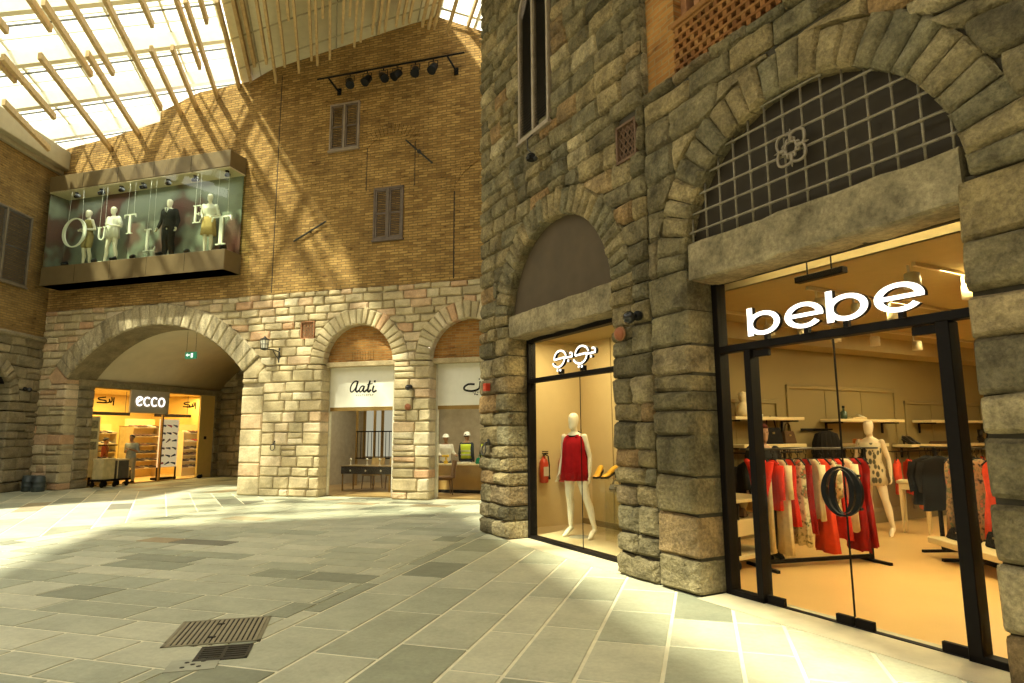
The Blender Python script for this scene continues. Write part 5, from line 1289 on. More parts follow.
# ------------------------------------------------------------ shoes, bags, boxes
def shoe_mb(k=1., heel=.0, boot=0.):
    """one shoe pointing to -y, 0.27 long: upper and sole"""
    u = MB(); rings = []
    for y, hw, zt, zb in ((.125, .028, .06, .02), (.11, .036, .085, .018), (.06, .037, .088, .016), (.01, .034, .075, .016), (-.05, .042, .055, .014), (-.10, .040, .042, .012), (-.135, .022, .030, .012)):
        hl = heel*max(0, (y+.06)/.18)
        rings.append([(hw*math.cos(j*PI/5), y, (zb+zt)/2+hl+(zt-zb)/2*math.sin(j*PI/5)) for j in range(10)])
    u.loft(rings)
    if boot: u.lathe([(.036, .07+heel), (.040, .12+heel), (.046, boot), (.034, boot)], 12, (0, .07, 0))
    s = MB(); o = [(x*.044*f, y) for f, y, x in [(.65, .13, -1), (.85, .1, -1), (.8, 0, -1), (1, -.07, -1), (.55, -.14, -1), (.55, -.14, 1), (1, -.07, 1), (.8, 0, 1), (.85, .1, 1), (.65, .13, 1)]]
    n = len(o); s.loft([[(x, y, heel*max(0, (y+.06)/.18)+h) for x, y in o] for h in (.0, .02)])
    if heel: s.lathe([(.010, 0), (.014, heel*.5), (.026, heel+.015)], 8, (0, .105, 0))
    M_ = Matrix.Scale(k, 4); return u.xf(M_), s.xf(M_)
def shoe_proto(mu, ms, heel=0., boot=0.):
    u, s = shoe_mb(1., heel, boot); return u.mesh('shoe_upper', mu, True), s.mesh('shoe_sole', ms)
M_solew = mat('white_sole', (.55, .5, .4), .6, var=0); M_soled = mat('dark_sole', (.03, .025, .02), .6, var=0)
SH = {'black': shoe_proto(mat('black_leather', (.02, .017, .015), .4), M_soled), 'brown': shoe_proto(mat('brown_leather', (.12, .055, .025), .45), M_soled), 'white': shoe_proto(mat('white_leather', (.75, .68, .5), .5), M_solew),
      'red': shoe_proto(mat('red_leather', (.6, .06, .03), .5), M_solew), 'grey': shoe_proto(mat('grey_suede', (.16, .14, .12), .8), M_solew), 'yellow': shoe_proto(mat('yellow_patent', (.75, .42, .04), .3), M_soled, .075),
      'black_boot': shoe_proto(mat('black_boot_leather', (.018, .015, .013), .4), M_soled, .05, .24), 'black_heel': shoe_proto(mat('black_patent', (.02, .016, .014), .3), M_soled, .07)}
def shoe(kind, label, F, p, rot, group=None, k=1., name='shoe'):
    t = thing(name, label, 'boot' if 'boot' in kind else 'shoe', F, p, group, rot); t.scale = (k, k, k)
    obj('upper', SH[kind][0], t); obj('sole', SH[kind][1], t); return t
def bag(label, F, p, rot, col, w=.28, h=.2, d=.12):
    t = thing('handbag', label, 'handbag', F, p, None, rot)
    m = MB(); m.loft([[(w/2*f*cx, d/2*g_*cy, z) for cx, cy in ((-1, -1), (1, -1), (1, 1), (-1, 1))] for z, f, g_ in ((0, .92, .9), (.02, 1, 1), (h*.8, .9, .6), (h, .82, .35))]); part('body', m, col, t)
    m = MB(); m.tube([(-w*.28, 0, h*.95), (-w*.2, 0, h*1.5), (0, 0, h*1.7), (w*.2, 0, h*1.5), (w*.28, 0, h*.95)], .010, 6); part('handle', m, col, t); m = MB(); m.box(-.02, .02, -d*.42, -d*.3, h*.6, h*.72); part('clasp', m, mat('brass_clasp', (.5, .35, .12), .3, metal=.8), t)
XS = -1.47
t = thing('bust_form', 'cream bust form on the high shelf behind the left door post', 'bust', T, (XS, 3.12, 1.902))
m = MB(); m.lathe([(.07, 0), (.11, .03), (.12, .09), (.10, .16), (.06, .21), (.045, .24), (.07, .28), (.075, .33), (.05, .38), (.001, .395)], 18); part('form', m, mat('cream_form', (.75, .62, .38), .5), t, True)
shoe('white', 'white shoe beside the cream bust on the high shelf', T, (XS, 3.45, 1.902), 60); shoe('white', 'white shoe on the high shelf over the mannequin', T, (XS, 6.1, 1.882), 60)
t = thing('perfume_bottle', 'dark green bottle on a tray on the high shelf over the mannequin', 'bottle', T, (XS, 5.62, 1.882))
m = MB(); m.lathe([(.05, 0), (.055, .02), (.055, .12), (.02, .15), (.018, .19)], 14); part('bottle', m, mat('dark_green_glass', (.05, .08, .05), .15), t, True); m = MB(); m.lathe([(.022, .19), (.024, .23), (.001, .235)], 10); part('stopper', m, M_black, t)
m = MB(); m.box(-.1, .1, -.2, .2, 0, .03, .006); single('shelf_tray', m, M_shelf, 'pale tray on the high shelf beside the green bottle', 'tray', T, (XS+.05, 5.85, 1.882))
bag('black handbag on the low shelf behind the left door post', T, (XS, 3.72, 1.474), 78, C_['black_cloth'], .34, .26, .16); bag('dark brown handbag on the low shelf beside the black one', T, (XS, 4.12, 1.474), 90, C_['brown_cloth'], .26, .2)
m = MB(); rng = random.Random(3)
for k in range(3): m.loft([[(.12*f*math.cos(j*PI/8)+.012*math.sin(3*j), .3*f*math.sin(j*PI/8), .012+k*.028+h) for j in range(16)] for h, f in ((-.011, .9), (0, 1), (.012, .92))])
single('folded_scarf', m, C_['orange_cloth'], 'pile of folded orange scarves on the low shelf by the mannequin', 'scarf', T, (XS, 6.15, 1.452), smooth=True)
bag('orange handbag right behind the shoulder of the patterned mannequin', T, (XS, 6.75, 1.42+.0), 70, C_['orange_cloth'], .3, .24) if False else None
for i in range(2): shoe('black_heel', ('left', 'right')[i]+' black high heel of the pair at the left of the low right shelf', T, (XS, 7.5+i*.14, 1.422), 70, k=1.1)
m = MB(); m.loft([[(.1*f*cx, .35*f*cy, h) for cx, cy in ((-1, -1), (1, -1), (1, 1), (-1, 1))] for h, f in ((0, .95), (.02, 1), (.05, .9))]); single('folded_clothes', m, C_['brown_cloth'], 'flat dark folded clothes in the middle of the low right shelf', 'clothes', T, (XS, 8.7, 1.422))
for i in range(2): shoe('black_boot', ('left', 'right')[i]+' black ankle boot at the right end of the low shelf', T, (XS, 10.2+i*.35, 1.422), 60, k=1.15, name='ankle_boot')
# side table, bench, trolley
t = thing('console_table', 'small cream console table with tapered legs beside the mannequin', 'table', T, (-.68, 6.15, .006), rot=20); t.scale = (.7, 1, 1)
part('top', MB().box(-.32, .32, -.18, .18, .80, .85, .01), M_shelf, t); part('apron', MB().box(-.28, .28, -.15, .15, .70, .80, .004), M_shelf, t)
for sx in (-1, 1):
    for sy in (-1, 1):
        m = MB(); m.loft([[(sx*.25+cx*a, sy*.12+cy*a, z) for cx, cy in ((-1, -1), (1, -1), (1, 1), (-1, 1))] for z, a in ((0, .016), (.70, .034))]); part('leg', m, M_shelf, t)
bA = math.degrees(math.atan2(-1.1, 1.65))
t = thing('low_bench', 'long low pale bench on dark feet in front of the clothes rack', 'bench', T, (1.72, 3.70, .006), rot=bA)
part('seat', MB().box(-1.15, 1.15, -.3, .3, .20, .28, .01), M_shelf, t)
for x in (-.92, .92):
    m = MB(); m.box(x-.03, x+.03, -.25, .25, 0, .035); m.box(x-.03, x+.03, -.03, .03, .035, .20); part('foot', m, M_dark, t)
part('stretcher', MB().box(-.92, .92, -.025, .025, .06, .12), M_dark, t)
def onb(x, y, z=.29): a = R(bA); return (1.72+x*math.cos(a)-y*math.sin(a), 3.70+x*math.sin(a)+y*math.cos(a), z)
bag('black shallow bag at the left end of the low bench', T, onb(-.78, -.05), bA, C_['black_cloth'], .42, .14, .2); bag('black bag beside the dark post on the low bench', T, onb(-.2, .0), bA, C_['black_cloth'], .3, .18)
for i in range(4): shoe('black_heel', ('first', 'second', 'third', 'fourth')[i]+' black heeled shoe from the left on the right half of the low bench', T, onb(.25+i*.17+(.04 if i > 1 else 0), -.08), bA+20, 'black heels on the low bench', 1.05)
t = thing('rolling_display_unit', 'cream display unit on casters behind the left side pane', 'display unit', T, (-.36, 1.55, .006), rot=8)
part('base_board', MB().box(-.42, .30, -.36, .5, .13, .18, .008), M_shelf, t)
for x in (-.34, .22):
    for y in (-.28, .42):
        m = MB(); m.lathe([(.001, -.022), (.055, -.022), (.06, 0), (.055, .022), (.001, .022)], 14, (x, y, .06), axis='y'); m.box(x-.02, x+.02, y-.03, y+.03, .06, .13); part('caster', m, M_dark, t)
part('drawer_box', MB().box(-.40, .28, -.3, .45, .40, .60, .008), M_shelf, t); m = MB(); m.box(-.02, .12, -.33, -.3, .49, .53, .004); part('drawer_handle', m, M_dark, t)
part('top_board', MB().box(-.42, .30, -.36, .5, .80, .84, .006), M_shelf, t)
m = MB()
for x in (-.38, .26):
    for y in (-.27, .42): m.box(x-.015, x+.015, y-.015, y+.015, .18, .80)
part('upright', m, M_dark, t)
bag('brown handbag inside the rolling display unit', T, (-.28, 1.5, .612), 20, C_['brown_cloth'], .3, .11)
# ceiling lamps of the clothes shop
M_lampw = mat('white_lamp', (.5, .42, .26), .5, var=0); M_bulb = emit_mat('warm_bulb', (1, .75, .4), 14)
pr = None; n_l = 0
for ti, (x, ys) in enumerate(((-.6, (2.7, 3.4, 4.2, 5.2, 6.4, 7.6, 8.8)), (.9, (1.75, 2.45, 3.2, 4.4, 5.6, 7.0, 8.4)), (2.1, (1.5, 2.5, 3.5, 4.6, 5.8)), (3.6, (1.8, 3.2, 4.8, 6.4)))):
    m = MB(); m.box(-.02, .02, -4., 4., 0, .04); single('lighting_track', m, M_lampw, ('white ceiling track nearest the panelled wall', 'second white ceiling track from the panelled wall', 'third white ceiling track, above the rack by the doors', 'white ceiling track furthest from the panelled wall')[ti], 'track', T, (x, 5.6, 3.295), 'ceiling tracks of the clothes shop')
    for i, y in enumerate(ys):
        lbl = '%s white spotlight from the door on the %s ceiling track' % (ORD[i], ('innermost left', 'second', 'third', 'rightmost')[ti])
        if pr is None:
            pr = thing('track_spotlight', lbl, 'spotlight', T, (x, y, 3.29), 'ceiling spotlights of the clothes shop')
            m = MB(); m.tube([(0, 0, 0), (0, 0, -.09), (.05, 0, -.13)], .014, 6); part('arm', m, M_lampw, pr)
            m = MB(); m.lathe([(.045, -.09), (.07, -.1), (.075, -.25), (.062, -.25), (.05, -.21), (.001, -.21)], 14, (.05, 0, 0)); h_ = part('head', m, M_lampw, pr, True)
            m = MB(); m.lathe([(.05, -.222), (.001, -.223)], 12, (.05, 0, 0)); part('bulb', m, M_bulb, h_)
        else: dup(pr, T, (x, y, 3.29), lbl, None, (i*53+ti*31) % 60-30)
t = thing('hanging_sign_box', 'dark box hung on two rods behind the lit shop letters', 'box', T, (1.75, .62, 3.13))
part('box', MB().box(-.26, .26, -.03, .05, 0, .06, .004), M_dark, t); m = MB(); m.tube([(-.13, 0, .06), (-.13, 0, .60)], .008, 5); m.tube([(.13, 0, .06), (.13, 0, .60)], .008, 5); part('rod', m, M_dark, t)

# display window room
m = MB(); m.box(-4.28, -.95, .42, 2.0, -.05, .045); m.box(-.95, -.74, .42, .7, -.05, .045); struct('floor', m, mat('display_floor', (.56, .45, .27), .35, var=.04), T)
m = MB(); m.box(-4.28, -1.0, 1.95, 2.03, 0, 3.8); m.box(-4.28, -4.2, .42, 2.05, 0, 3.8); m.box(-4.2, -3.5, .42, .46, 0, 3.8); struct('wall_shop', m, mat('display_wall', (.58, .46, .25), .7, var=.02), T)
m = MB(); m.box(-2.41, -2.40, 1.93, 1.951, 0, 3.4); m.box(-3.3, -3.29, 1.94, 1.951, 0, 3.4); m.box(-4.2, -1.0, 1.93, 1.951, .045, .14); struct('baseboard_display', m, M_shopwall, T)
m = MB(); m.box(-4.5, -.6, .42, 2.05, 3.75, 3.85); m.box(-4.5, -.6, .9, 2.0, 3.32, 3.75); struct('ceiling', m, M_shopceil, T)
def ext(label, x, y, z):
    t = thing('fire_extinguisher', label, 'extinguisher', T, (x, y, z), 'extinguishers on the display wall', 90)
    m = MB(); m.lathe([(.06, 0), (.078, .02), (.08, .34), (.06, .40), (.03, .43), (.028, .46)], 18); part('cylinder', m, M_red, t, True)
    m = MB(); m.tube([(0, 0, .46), (0, 0, .50)], .02, 8); m.box(-.02, .02, -.12, .03, .5, .52); m.box(-.015, .015, -.13, .03, .535, .55); m.tube([(.03, 0, .49), (.09, 0, .46), (.10, -.02, .3), (.095, -.02, .12)], .012, 6); m.lathe([(.012, .05), (.025, -.04)], 8, (.095, -.02, .1)); part('valve', m, M_black, t)
    m = MB(); m.box(-.05, .05, -.081, -.074, .12, .28); part('label_plate', m, mat('label_paper', (.6, .5, .4), .6), t)
ext('red fire extinguisher at the far left inside the display window', -4.11, 1.05, .80); ext('red fire extinguisher just left of the mannequin in the red dress', -4.11, 1.45, .80)
M_acr = glass_mat('clear_acrylic', (.96, .96, .92), 1.)
t = thing('display_plinth', 'clear acrylic plinth carrying the yellow shoes', 'plinth', T, (-2.97, 1.6, .045), rot=20)
m = MB()
for a in ((-.2, -.19, -.2, .2), (.19, .2, -.2, .2), (-.2, .2, -.2, -.19), (-.2, .2, .19, .2)): m.box(a[0], a[1], a[2], a[3], 0, .86)
m.box(-.2, .2, -.2, .2, .86, .875); part('case', m, M_acr, t)
shoe('yellow', 'yellow high heel at the left on the clear plinth', T, (-3.10, 1.48, .925), 35, k=1.35); shoe('yellow', 'yellow high heel at the right on the clear plinth', T, (-2.95, 1.60, .925), 10, k=1.35)
t = thing('display_plinth', 'second clear plinth at the right carrying a small dark bag', 'plinth', T, (-2.3, 1.35, .045), rot=10)
m = MB()
for a in ((-.2, -.19, -.2, .2), (.19, .2, -.2, .2), (-.2, .2, -.2, -.19), (-.2, .2, .19, .2)): m.box(a[0], a[1], a[2], a[3], 0, .72)
m.box(-.2, .2, -.2, .2, .72, .735); part('case', m, M_acr, t)
bag('small dark clutch bag on the right clear plinth', T, (-2.4, 1.3, .785), 30, mat('bronze_clutch', (.16, .12, .06), .4, metal=.3), .22, .09, .07)
light('display_lamp', 'AREA', T.w(-2.6, 1.0, 3.28), 52, (1, .78, .42), size=2.2, sy=.6).rotation_euler = (0, 0, T.rz)
light('display_cove_lamp', 'AREA', T.w(-2.1, .62, 3.70), 14, (1, .8, .42), size=2.4, sy=.12).rotation_euler = (R(40), 0, T.rz)
light('door_cove_lamp', 'AREA', T.w(2.0, .55, 3.70), 30, (1, .8, .42), size=2.6, sy=.12).rotation_euler = (R(45), 0, T.rz)
for k, (x, y, e) in enumerate(((2.3, 2.4, 85), (2.6, 6, 80), (.3, 6.5, 52), (.6, 3.3, 55), (2.5, 10, 60), (5.5, 4, 50))):
    light('shop_ceiling_lamp', 'AREA', T.w(x, y, 3.30), e, (1, .80, .42), size=.7).rotation_euler = (0, 0, T.rz)

# ------------------------------------------------------------ the jewellery shop
room(B, -2.0, 6.6, .5, 5.2, 3.6, mat('jewellery_wall', (.42, .36, .26), .7, var=.1), mat('jewellery_floor', (.42, .27, .12), .3, var=.08), mat('jewellery_ceiling', (.66, .60, .48), .7))
M_brz = mat('bronze_trim', (.34, .22, .07), .35, metal=.6, var=.1)
AA = [[(0.778, 3.098), (0.72, 3.118), (0.634, 3.075), (0.567, 2.97), (0.556, 2.859), (0.605, 2.822), (0.691, 2.889), (0.756, 3.01), (0.783, 3.116)], [(0.783, 3.116), (0.743, 2.966), (0.724, 2.866), (0.76, 2.821), (0.821, 2.864)], [(0.974, 2.964), (0.912, 2.975), (0.852, 2.914), (0.837, 2.848), (0.872, 2.816), (0.928, 2.861), (0.986, 2.977)], [(0.986, 2.977), (0.955, 2.86), (0.991, 2.815), (1.064, 2.873)], [(1.16, 3.121), (1.122, 3.0), (1.091, 2.868), (1.12, 2.812), (1.187, 2.87)], [(1.072, 3.006), (1.236, 3.041)], [(1.277, 2.978), (1.241, 2.865), (1.273, 2.807), (1.359, 2.849)]]
A2 = [[(4.641, 2.608), (4.355, 2.614), (4.174, 2.491), (4.222, 2.377), (4.522, 2.328), (4.839, 2.429), (4.892, 2.728)], [(4.892, 2.665), (4.931, 2.427), (5.146, 2.374), (5.437, 2.406), (5.536, 2.713)]]
for q, (x0, lab_) in enumerate(((-.14, 'white shop front panel with black script lettering over the left jewellery door'), (3.10, 'white shop front panel with black Arabic lettering over the right jewellery door'))):
    t = thing('shopfront', lab_, 'shopfront', B, (x0+1.0, .45, 0))
    part('sign_panel', MB().box(-.99, 1.05, -.02, .06, 2.40, 3.52, .004), M_white, t)
    m = MB(); m.box(-1.0, -.93, -.03, .08, 0, 3.52, .004); m.box(1.0, 1.06, -.03, .08, 0, 3.52, .004); m.box(-1., 1.06, -.03, .08, 3.50, 3.55); part('frame', m, mat('cream_frame', (.66, .62, .50), .5), t)
    part('header', MB().box(-.94, 1.02, -.01, .08, 2.30, 2.40), M_brz, t)
    m = MB(); m.box(-.93, .02, .0, .01, .02, 2.3); m.box(.03, 1.0, 0, .01, .02, 2.3); part('pane', m, M_glass, t)
    part('threshold', MB().box(-1., 1.06, -.03, .08, 0, .02), M_brz, t)
    m = MB(); ox = x0+1.0
    if q == 0:
        for p, w in zip(AA, (.035, .05, .035, .045, .05, .02, .045)): m.stroke([(a-ox, b) for a, b in spline(p, 6)], w, -.028, -.0205)
        m.prism([(1.303-ox+.03*math.cos(j*PI/6), 3.095+.032*math.sin(j*PI/6)) for j in range(12)], -.028, -.0205)
    else:
        # the second sign is half hidden by the corner of the stone building
        for p in A2: m.stroke([(a-.25-ox, 2.87+(b-2.5)*.62) for a, b in spline([(4.45+(a-4.64)*.62, b) for a, b in p], 6)], .05, -.028, -.0205)
        for a, b in ((4.33, 3.07), (4.21, 2.68), (4.27, 2.67)): m.prism([(a-ox+.02*math.cos(j*PI/4), b+.02*math.sin(j*PI/4)) for j in range(8)], -.028, -.0205)
    part('lettering', m, M_black, t, label='black brush script lettering')
    m = MB(); gg = random.Random(q+5); x_ = (.74 if q == 0 else 4.15)-ox
    while x_ < (1.24 if q == 0 else 4.7)-ox:
        m.box(x_, x_+.012, -.026, -.0205, 2.705, 2.75); m.box(x_, x_+.035, -.026, -.0205, 2.738 if gg.random() < .5 else 2.705, 2.75 if gg.random() < .5 else 2.717); x_ += .062
    part('small_lettering', m, mat('grey_lettering', (.25, .23, .18), .6), t)
t = thing('jewellery_table', 'dark glass topped jewellery table on thin brass legs', 'table', B, (.30, 2.2, .004))
part('case', MB().box(-.82, .80, -.35, .35, .50, .72, .006), mat('dark_case', (.03, .02, .015), .25), t)
part('top', MB().box(-.84, .82, -.37, .37, .72, .74, .004), M_brz, t)
for x in (-.78, .76):
    for y in (-.31, .31): part('leg', MB().box(x-.018, x+.018, y-.018, y+.018, 0, .50), M_brz, t)
for x in (-.5, 0, .5): m = MB(); m.lathe([(.02, -.36), (.03, -.365), (.001, -.37)], 10, (x, 0, .6), axis='y'); part('knob', m, M_white, t)
def chair(label, F, p, rot, col):
    t = thing('upholstered_chair', label, 'chair', F, p, None, rot)
    part('seat', MB().box(-.24, .24, -.24, .22, .40, .50, .03), col, t)
    m = MB(); m.loft([[(x*1., .22+.04*(z-.5)*2+.05*(1-(x/.24)**2)+d, z) for x in (-.24, -.12, 0, .12, .24)]+[(x, .27+.04*(z-.5)*2+.05*(1-(x/.24)**2)+d, z) for x in (.24, .12, 0, -.12, -.24)] for z, d in ((.45, 0), (.7, 0), (.92, .02))]); part('backrest', m, col, t)
    for sx in (-1, 1):
        for sy in (-1, 1): m = MB(); m.tube([(sx*.2, sy*.19, .42), (sx*.22, sy*.22, 0)], [.022, .014], 8); part('leg', m, mat('chair_wood', (.16, .09, .04), .5), t)
M_uph = mat('gold_upholstery', (.46, .32, .13), .8); M_uph2 = mat('brown_upholstery', (.22, .12, .05), .7)
chair('left gold chair behind the jewellery table', B, (-.02, 2.84, .004), 180+170, M_uph); chair('right gold chair behind the jewellery table', B, (.72, 2.88, .004), 180+190, M_uph)
chair('brown chair beside the counter behind the right jewellery door', B, (2.9, 1.55, .004), -60, M_uph2)
for k, (x, lbl) in enumerate(((-.35, 'small glass jewellery stand at the left of the jewellery table'), (.2, 'small glass jewellery stand in the middle of the jewellery table'), (.62, 'small glass jewellery stand at the right of the jewellery table'))):
    t = thing('jewellery_stand', lbl, 'stand', B, (x, 2.1, .745)); m = MB(); m.lathe([(.05, 0), (.05, .015), (.012, .02), (.012, .12), (.04, .16), (.03, .20), (.001, .21)], 12); part('stand', m, M_white, t, True); m = MB(); m.lathe([(.03, .14), (.042, .155), (.03, .17)], 12); part('necklace', m, M_brz, t)
t = thing('room_divider', 'bronze framed glass screen with posts at the back of the jewellery shop', 'screen', B, (.4, 3.9, .004))
m = MB()
for x in (-1.6, -.95, -.2, .62, 1.25): m.box(x-.035, x+.035, -.03, .03, 0, 2.9)
m.box(-1.6, 1.25, -.03, .03, 2.85, 2.95); part('frame', m, M_brz, t)
m = MB()
for i in range(19): m.box(-1.55+i*.13-.008, -1.55+i*.13+.008, -.06, -.045, .9, 1.75)
m.box(-1.6, .85, -.065, -.04, 1.73, 1.77); m.box(-1.6, .85, -.065, -.04, .86, .9); part('railing', m, M_black, t, label='black railing built for a reflected fence')  # stands in for a fence mirrored in the shop glass
M_poster = print_mat('amber_poster', (.55, .32, .10), (.62, .44, .2), 3)
t = thing('wall_poster', 'amber portrait style poster on the back wall of the jewellery shop', 'poster', B, (.75, 3.80, 1.3)); part('print', MB().box(-.3, .3, 0, .02, 0, 1.05), M_poster, t); part('header', MB().box(-.3, .3, 0, .02, 1.05, 1.35), M_white, t)
t = thing('jewellery_counter', 'long wooden jewellery counter behind the right door', 'counter', B, (4.2, 2.35, .004))
part('front', MB().box(-1.75, 1.9, -.3, .3, 0, .76, .006), mat('counter_wood', (.46, .30, .10), .45, var=.15, scale=3), t); part('worktop', MB().box(-1.8, 1.95, -.34, .34, .76, .80, .006), M_shelf, t); part('plinth', MB().box(-1.7, 1.85, -.31, -.29, 0, .09), M_dark, t)
bag('green bag standing on the jewellery counter by the workers', B, (3.75, 2.3, .808), 10, cloth('green_bag', (.02, .24, .13)), .34, .17)
m = MB(); rng = random.Random(6)
for k in range(5): m.box(-.25+k*.1, -.02+k*.11, -.1+.03*k, .1, .005*k, .005*k+.02+.02*(k % 2))
single('paper_stack', m, M_white, 'loose white papers on the left of the jewellery counter', 'papers', B, (3.1, 2.25, .806))
t = thing('power_tool', 'yellow power tool standing on the counter beside the papers', 'tool', B, (2.65, 2.3, .806)); m = MB(); m.box(-.05, .05, -.06, .06, 0, .09, .01); m.tube([(0, 0, .09), (0, 0, .2)], .028, 8); m.tube([(-.12, 0, .22), (.08, 0, .22)], [.03, .045], 10); part('body', m, mat('tool_yellow', (.75, .50, .03), .5), t); m = MB(); m.tube([(-.12, 0, .22), (-.24, 0, .22)], .01, 6); part('bit', m, M_iron, t)
for x in (-.6, 1.0, 3.4, 5.2): light('jewellery_ceiling_lamp', 'AREA', B.w(x, 2.3, 3.5), 34, (1, .88, .62), size=1.2).rotation_euler = (0, 0, B.rz)
m = MB(); m.box(3.4, 5.4, 5.12, 5.19, .9, 2.9); m.box(-1.6, 1.2, 5.12, 5.19, .9, 2.6); struct('window_3', m, emit_mat('daylight_glow_panel', (.9, .82, .62), .38), B)  # glowing panels added on the back wall, no opening behind them
m = MB()
for x in (3.4, 4.05, 4.7, 5.4, -1.6, -.9, -.2, .5, 1.2): m.box(x-.05, x+.05, 5.08, 5.12, .85, 2.95)
struct('window_3_frame', m, M_brz, B)

# ------------------------------------------------------------ the shoe shop
room(E, .35, 7.6, .12, 4.4, 3.35, mat('shoe_shop_wall', (.72, .52, .16), .7, var=.04), mat('shoe_shop_floor', (.60, .42, .18), .35, var=.06), mat('shoe_shop_ceiling', (.72, .58, .28), .7))
t = thing('shopfront', 'frameless glass front of the brightly lit shoe shop', 'shopfront', E, (3.7, .06, 0))
m = MB(); m.box(-2.7, -1.35, 0, .012, .02, 3.24); part('pane', m, M_glass, t)
m = MB(); m.box(.30, 2.0, 0, .012, .02, 3.24); part('pane', m, M_glass, t)
m = MB(); m.box(-1.35, .30, 0, .012, 2.35, 3.24); part('transom_pane', m, M_glass, t)
m = MB(); m.box(-2.7, 2.0, -.02, .04, 3.22, 3.27); m.box(-2.7, 2.0, -.02, .04, 0, .03); m.box(.16, .22, -.03, .05, 0, 2.42); part('frame', m, M_brz, t)
part('side_panel', MB().box(2.0, 2.75, -.02, .06, 0, 3.25), mat('yellow_side_panel', (.66, .47, .15), .6, var=.03), t)
part('card_reader', MB().box(2.25, 2.38, -.05, -.02, 1.5, 1.62, .01), M_black, t)
M_lete = mat('lit_white_shoe_letter', (1, .95, .92), .5, var=0, emit=1.4)
t = thing('shop_sign', 'grey sign panel with four round white lit letters over the shoe shop door', 'sign', E, (3.2, .0, 2.86))
part('panel', MB().box(-.86, .82, -.05, .03, -.41, .41, .01), mat('sign_grey', (.52, .46, .36), .5, var=.04), t)
for k, kind in enumerate('ecco'):
    cx = -.5+k*.32; m = MB()
    if kind == 'o': m.strip(ell(cx, 0, .15, .17, 0, 360, 28), ell(cx, 0, .108, .128, 0, 360, 28), -.075, -.05)
    else: m.strip(ell(cx, 0, .15, .17, 42, 318, 28), ell(cx, 0, .108, .128, 46, 314, 28), -.075, -.05)
    if kind == 'e': m.stroke([(cx-.1, -.035), (cx+.12, .10)], .05, -.075, -.05)
    part('letter', m, M_lete, t)
ES = [[(5.4, 2.94), (5.14, 2.9), (5.16, 2.85), (5.4, 2.82), (5.38, 2.76), (5.1, 2.75)], [(5.07, 2.75), (5.5, 2.76), (5.54, 2.89)], [(5.54, 2.89), (5.58, 2.77), (5.64, 2.83), (5.62, 2.95)], [(5.71, 2.95), (5.7, 2.67)]]
for dx, lbl in ((0, 'dark Arabic lettering on the glass right of the lit shoe shop sign'), (-4.0, 'dark Arabic lettering on the glass left of the lit shoe shop sign')):
    m = MB()
    for p in ES: m.stroke([(a-5.4, b-2.85) for a, b in spline(p, 5)], .045, -.012, -.001)
    single('glass_lettering', m, M_black, lbl, 'lettering', E, ((5.12 if dx == 0 else 1.45), .058, 2.85))
# back shelving full of shoes
def shoe_shelf(label, x0, x1, y, zs, d=.3, back=True, col=None):
    t = thing('shoe_shelf', label, 'shelving', E, ((x0+x1)/2, y, .004)); L_ = (x1-x0)/2; col = col or M_shelf
    for z in zs: part('shelf', MB().box(-L_, L_, -d/2, d/2, z-.03, z, .003), col, t)
    part('back_panel', MB().box(-L_, L_, d/2, d/2+.02, 0, max(zs)+.35), mat('shelf_back', (.74, .56, .22), .6, var=.03), t)
    for x in (-L_, L_): part('side', MB().box(x-.015, x+.015, -d/2, d/2, 0, max(zs)+.05), col, t)
shoe_shelf('long back shelving of the shoe shop behind the doorway', 4.9, 6.35, 2.78, (.35, .65, .95, 1.25, 1.62, 1.98))
shoe_shelf('left back shelving of the shoe shop behind the display cart', 2.9, 4.3, 2.78, (.35, .7, 1.05, 1.36, 1.75))
shoe_shelf('right shelving of the shoe shop behind the picture panel', 6.42, 7.5, 1.6, (.35, .6, .85, 1.1, 1.4, 1.75))
kinds = ['black', 'brown', 'grey', 'black', 'brown', 'black', 'black']
gs = random.Random(12)
for (x0, x1, y, zs, nm) in ((4.95, 6.3, 2.70, (.35, .65, .95, 1.25, 1.62, 1.98), 'long back'), (2.95, 4.25, 2.70, (.35, .7, 1.05, 1.36, 1.75), 'left back'), (6.47, 7.45, 1.52, (.35, .6, .85, 1.1, 1.4, 1.75), 'right')):
    for zi, z in enumerate(zs):
        n = int((x1-x0)/.2)
        for i in range(n):
            k = gs.choice(kinds) if z < 1.3 else gs.choice(['brown', 'white', 'grey', 'brown'])
            if nm == 'right' and zi == 4: k = 'red' if i > 1 else 'white'
            shoe(k, '%s shoe, %s from the left on the %s level of the %s shelving' % (k, ORD[i], ('lowest', 'second lowest', 'third lowest', 'fourth', 'fifth', 'sixth')[zi], nm), E, (x0+(i+.5)*(x1-x0)/n, y, z+.006), gs.uniform(-15, 15)+60, 'shoes on the %s shelving of the shoe shop' % nm, 1.25)
t = thing('partition_panel', 'tall tan partition panel in the middle of the shoe shop', 'panel', E, (4.60, 2.5, .004)); part('panel', MB().box(-.3, .3, -.04, .04, 0, 2.0, .008), mat('tan_partition', (.42, .31, .10), .6), t); part('edge_trim', MB().box(-.31, .31, -.045, .045, 2.0, 2.03), M_brz, t)
for x, lbl in ((3.5, 'dark fringe rail hung across the back of the shoe shop'), (6.6, 'dark fringe rail hung above the picture panel of the shoe shop')):
    t = thing('ceiling_beam_rail', lbl, 'rail', E, (x, 2.2, 2.42)); part('rail', MB().box(-1.0, .9, -.04, .04, 0, .12, .006), M_dark, t); m = MB(); m.tube([(-.8, 0, .12), (-.8, 0, .92)], .01, 5); m.tube([(.7, 0, .12), (.7, 0, .92)], .01, 5); part('rod', m, M_iron, t)
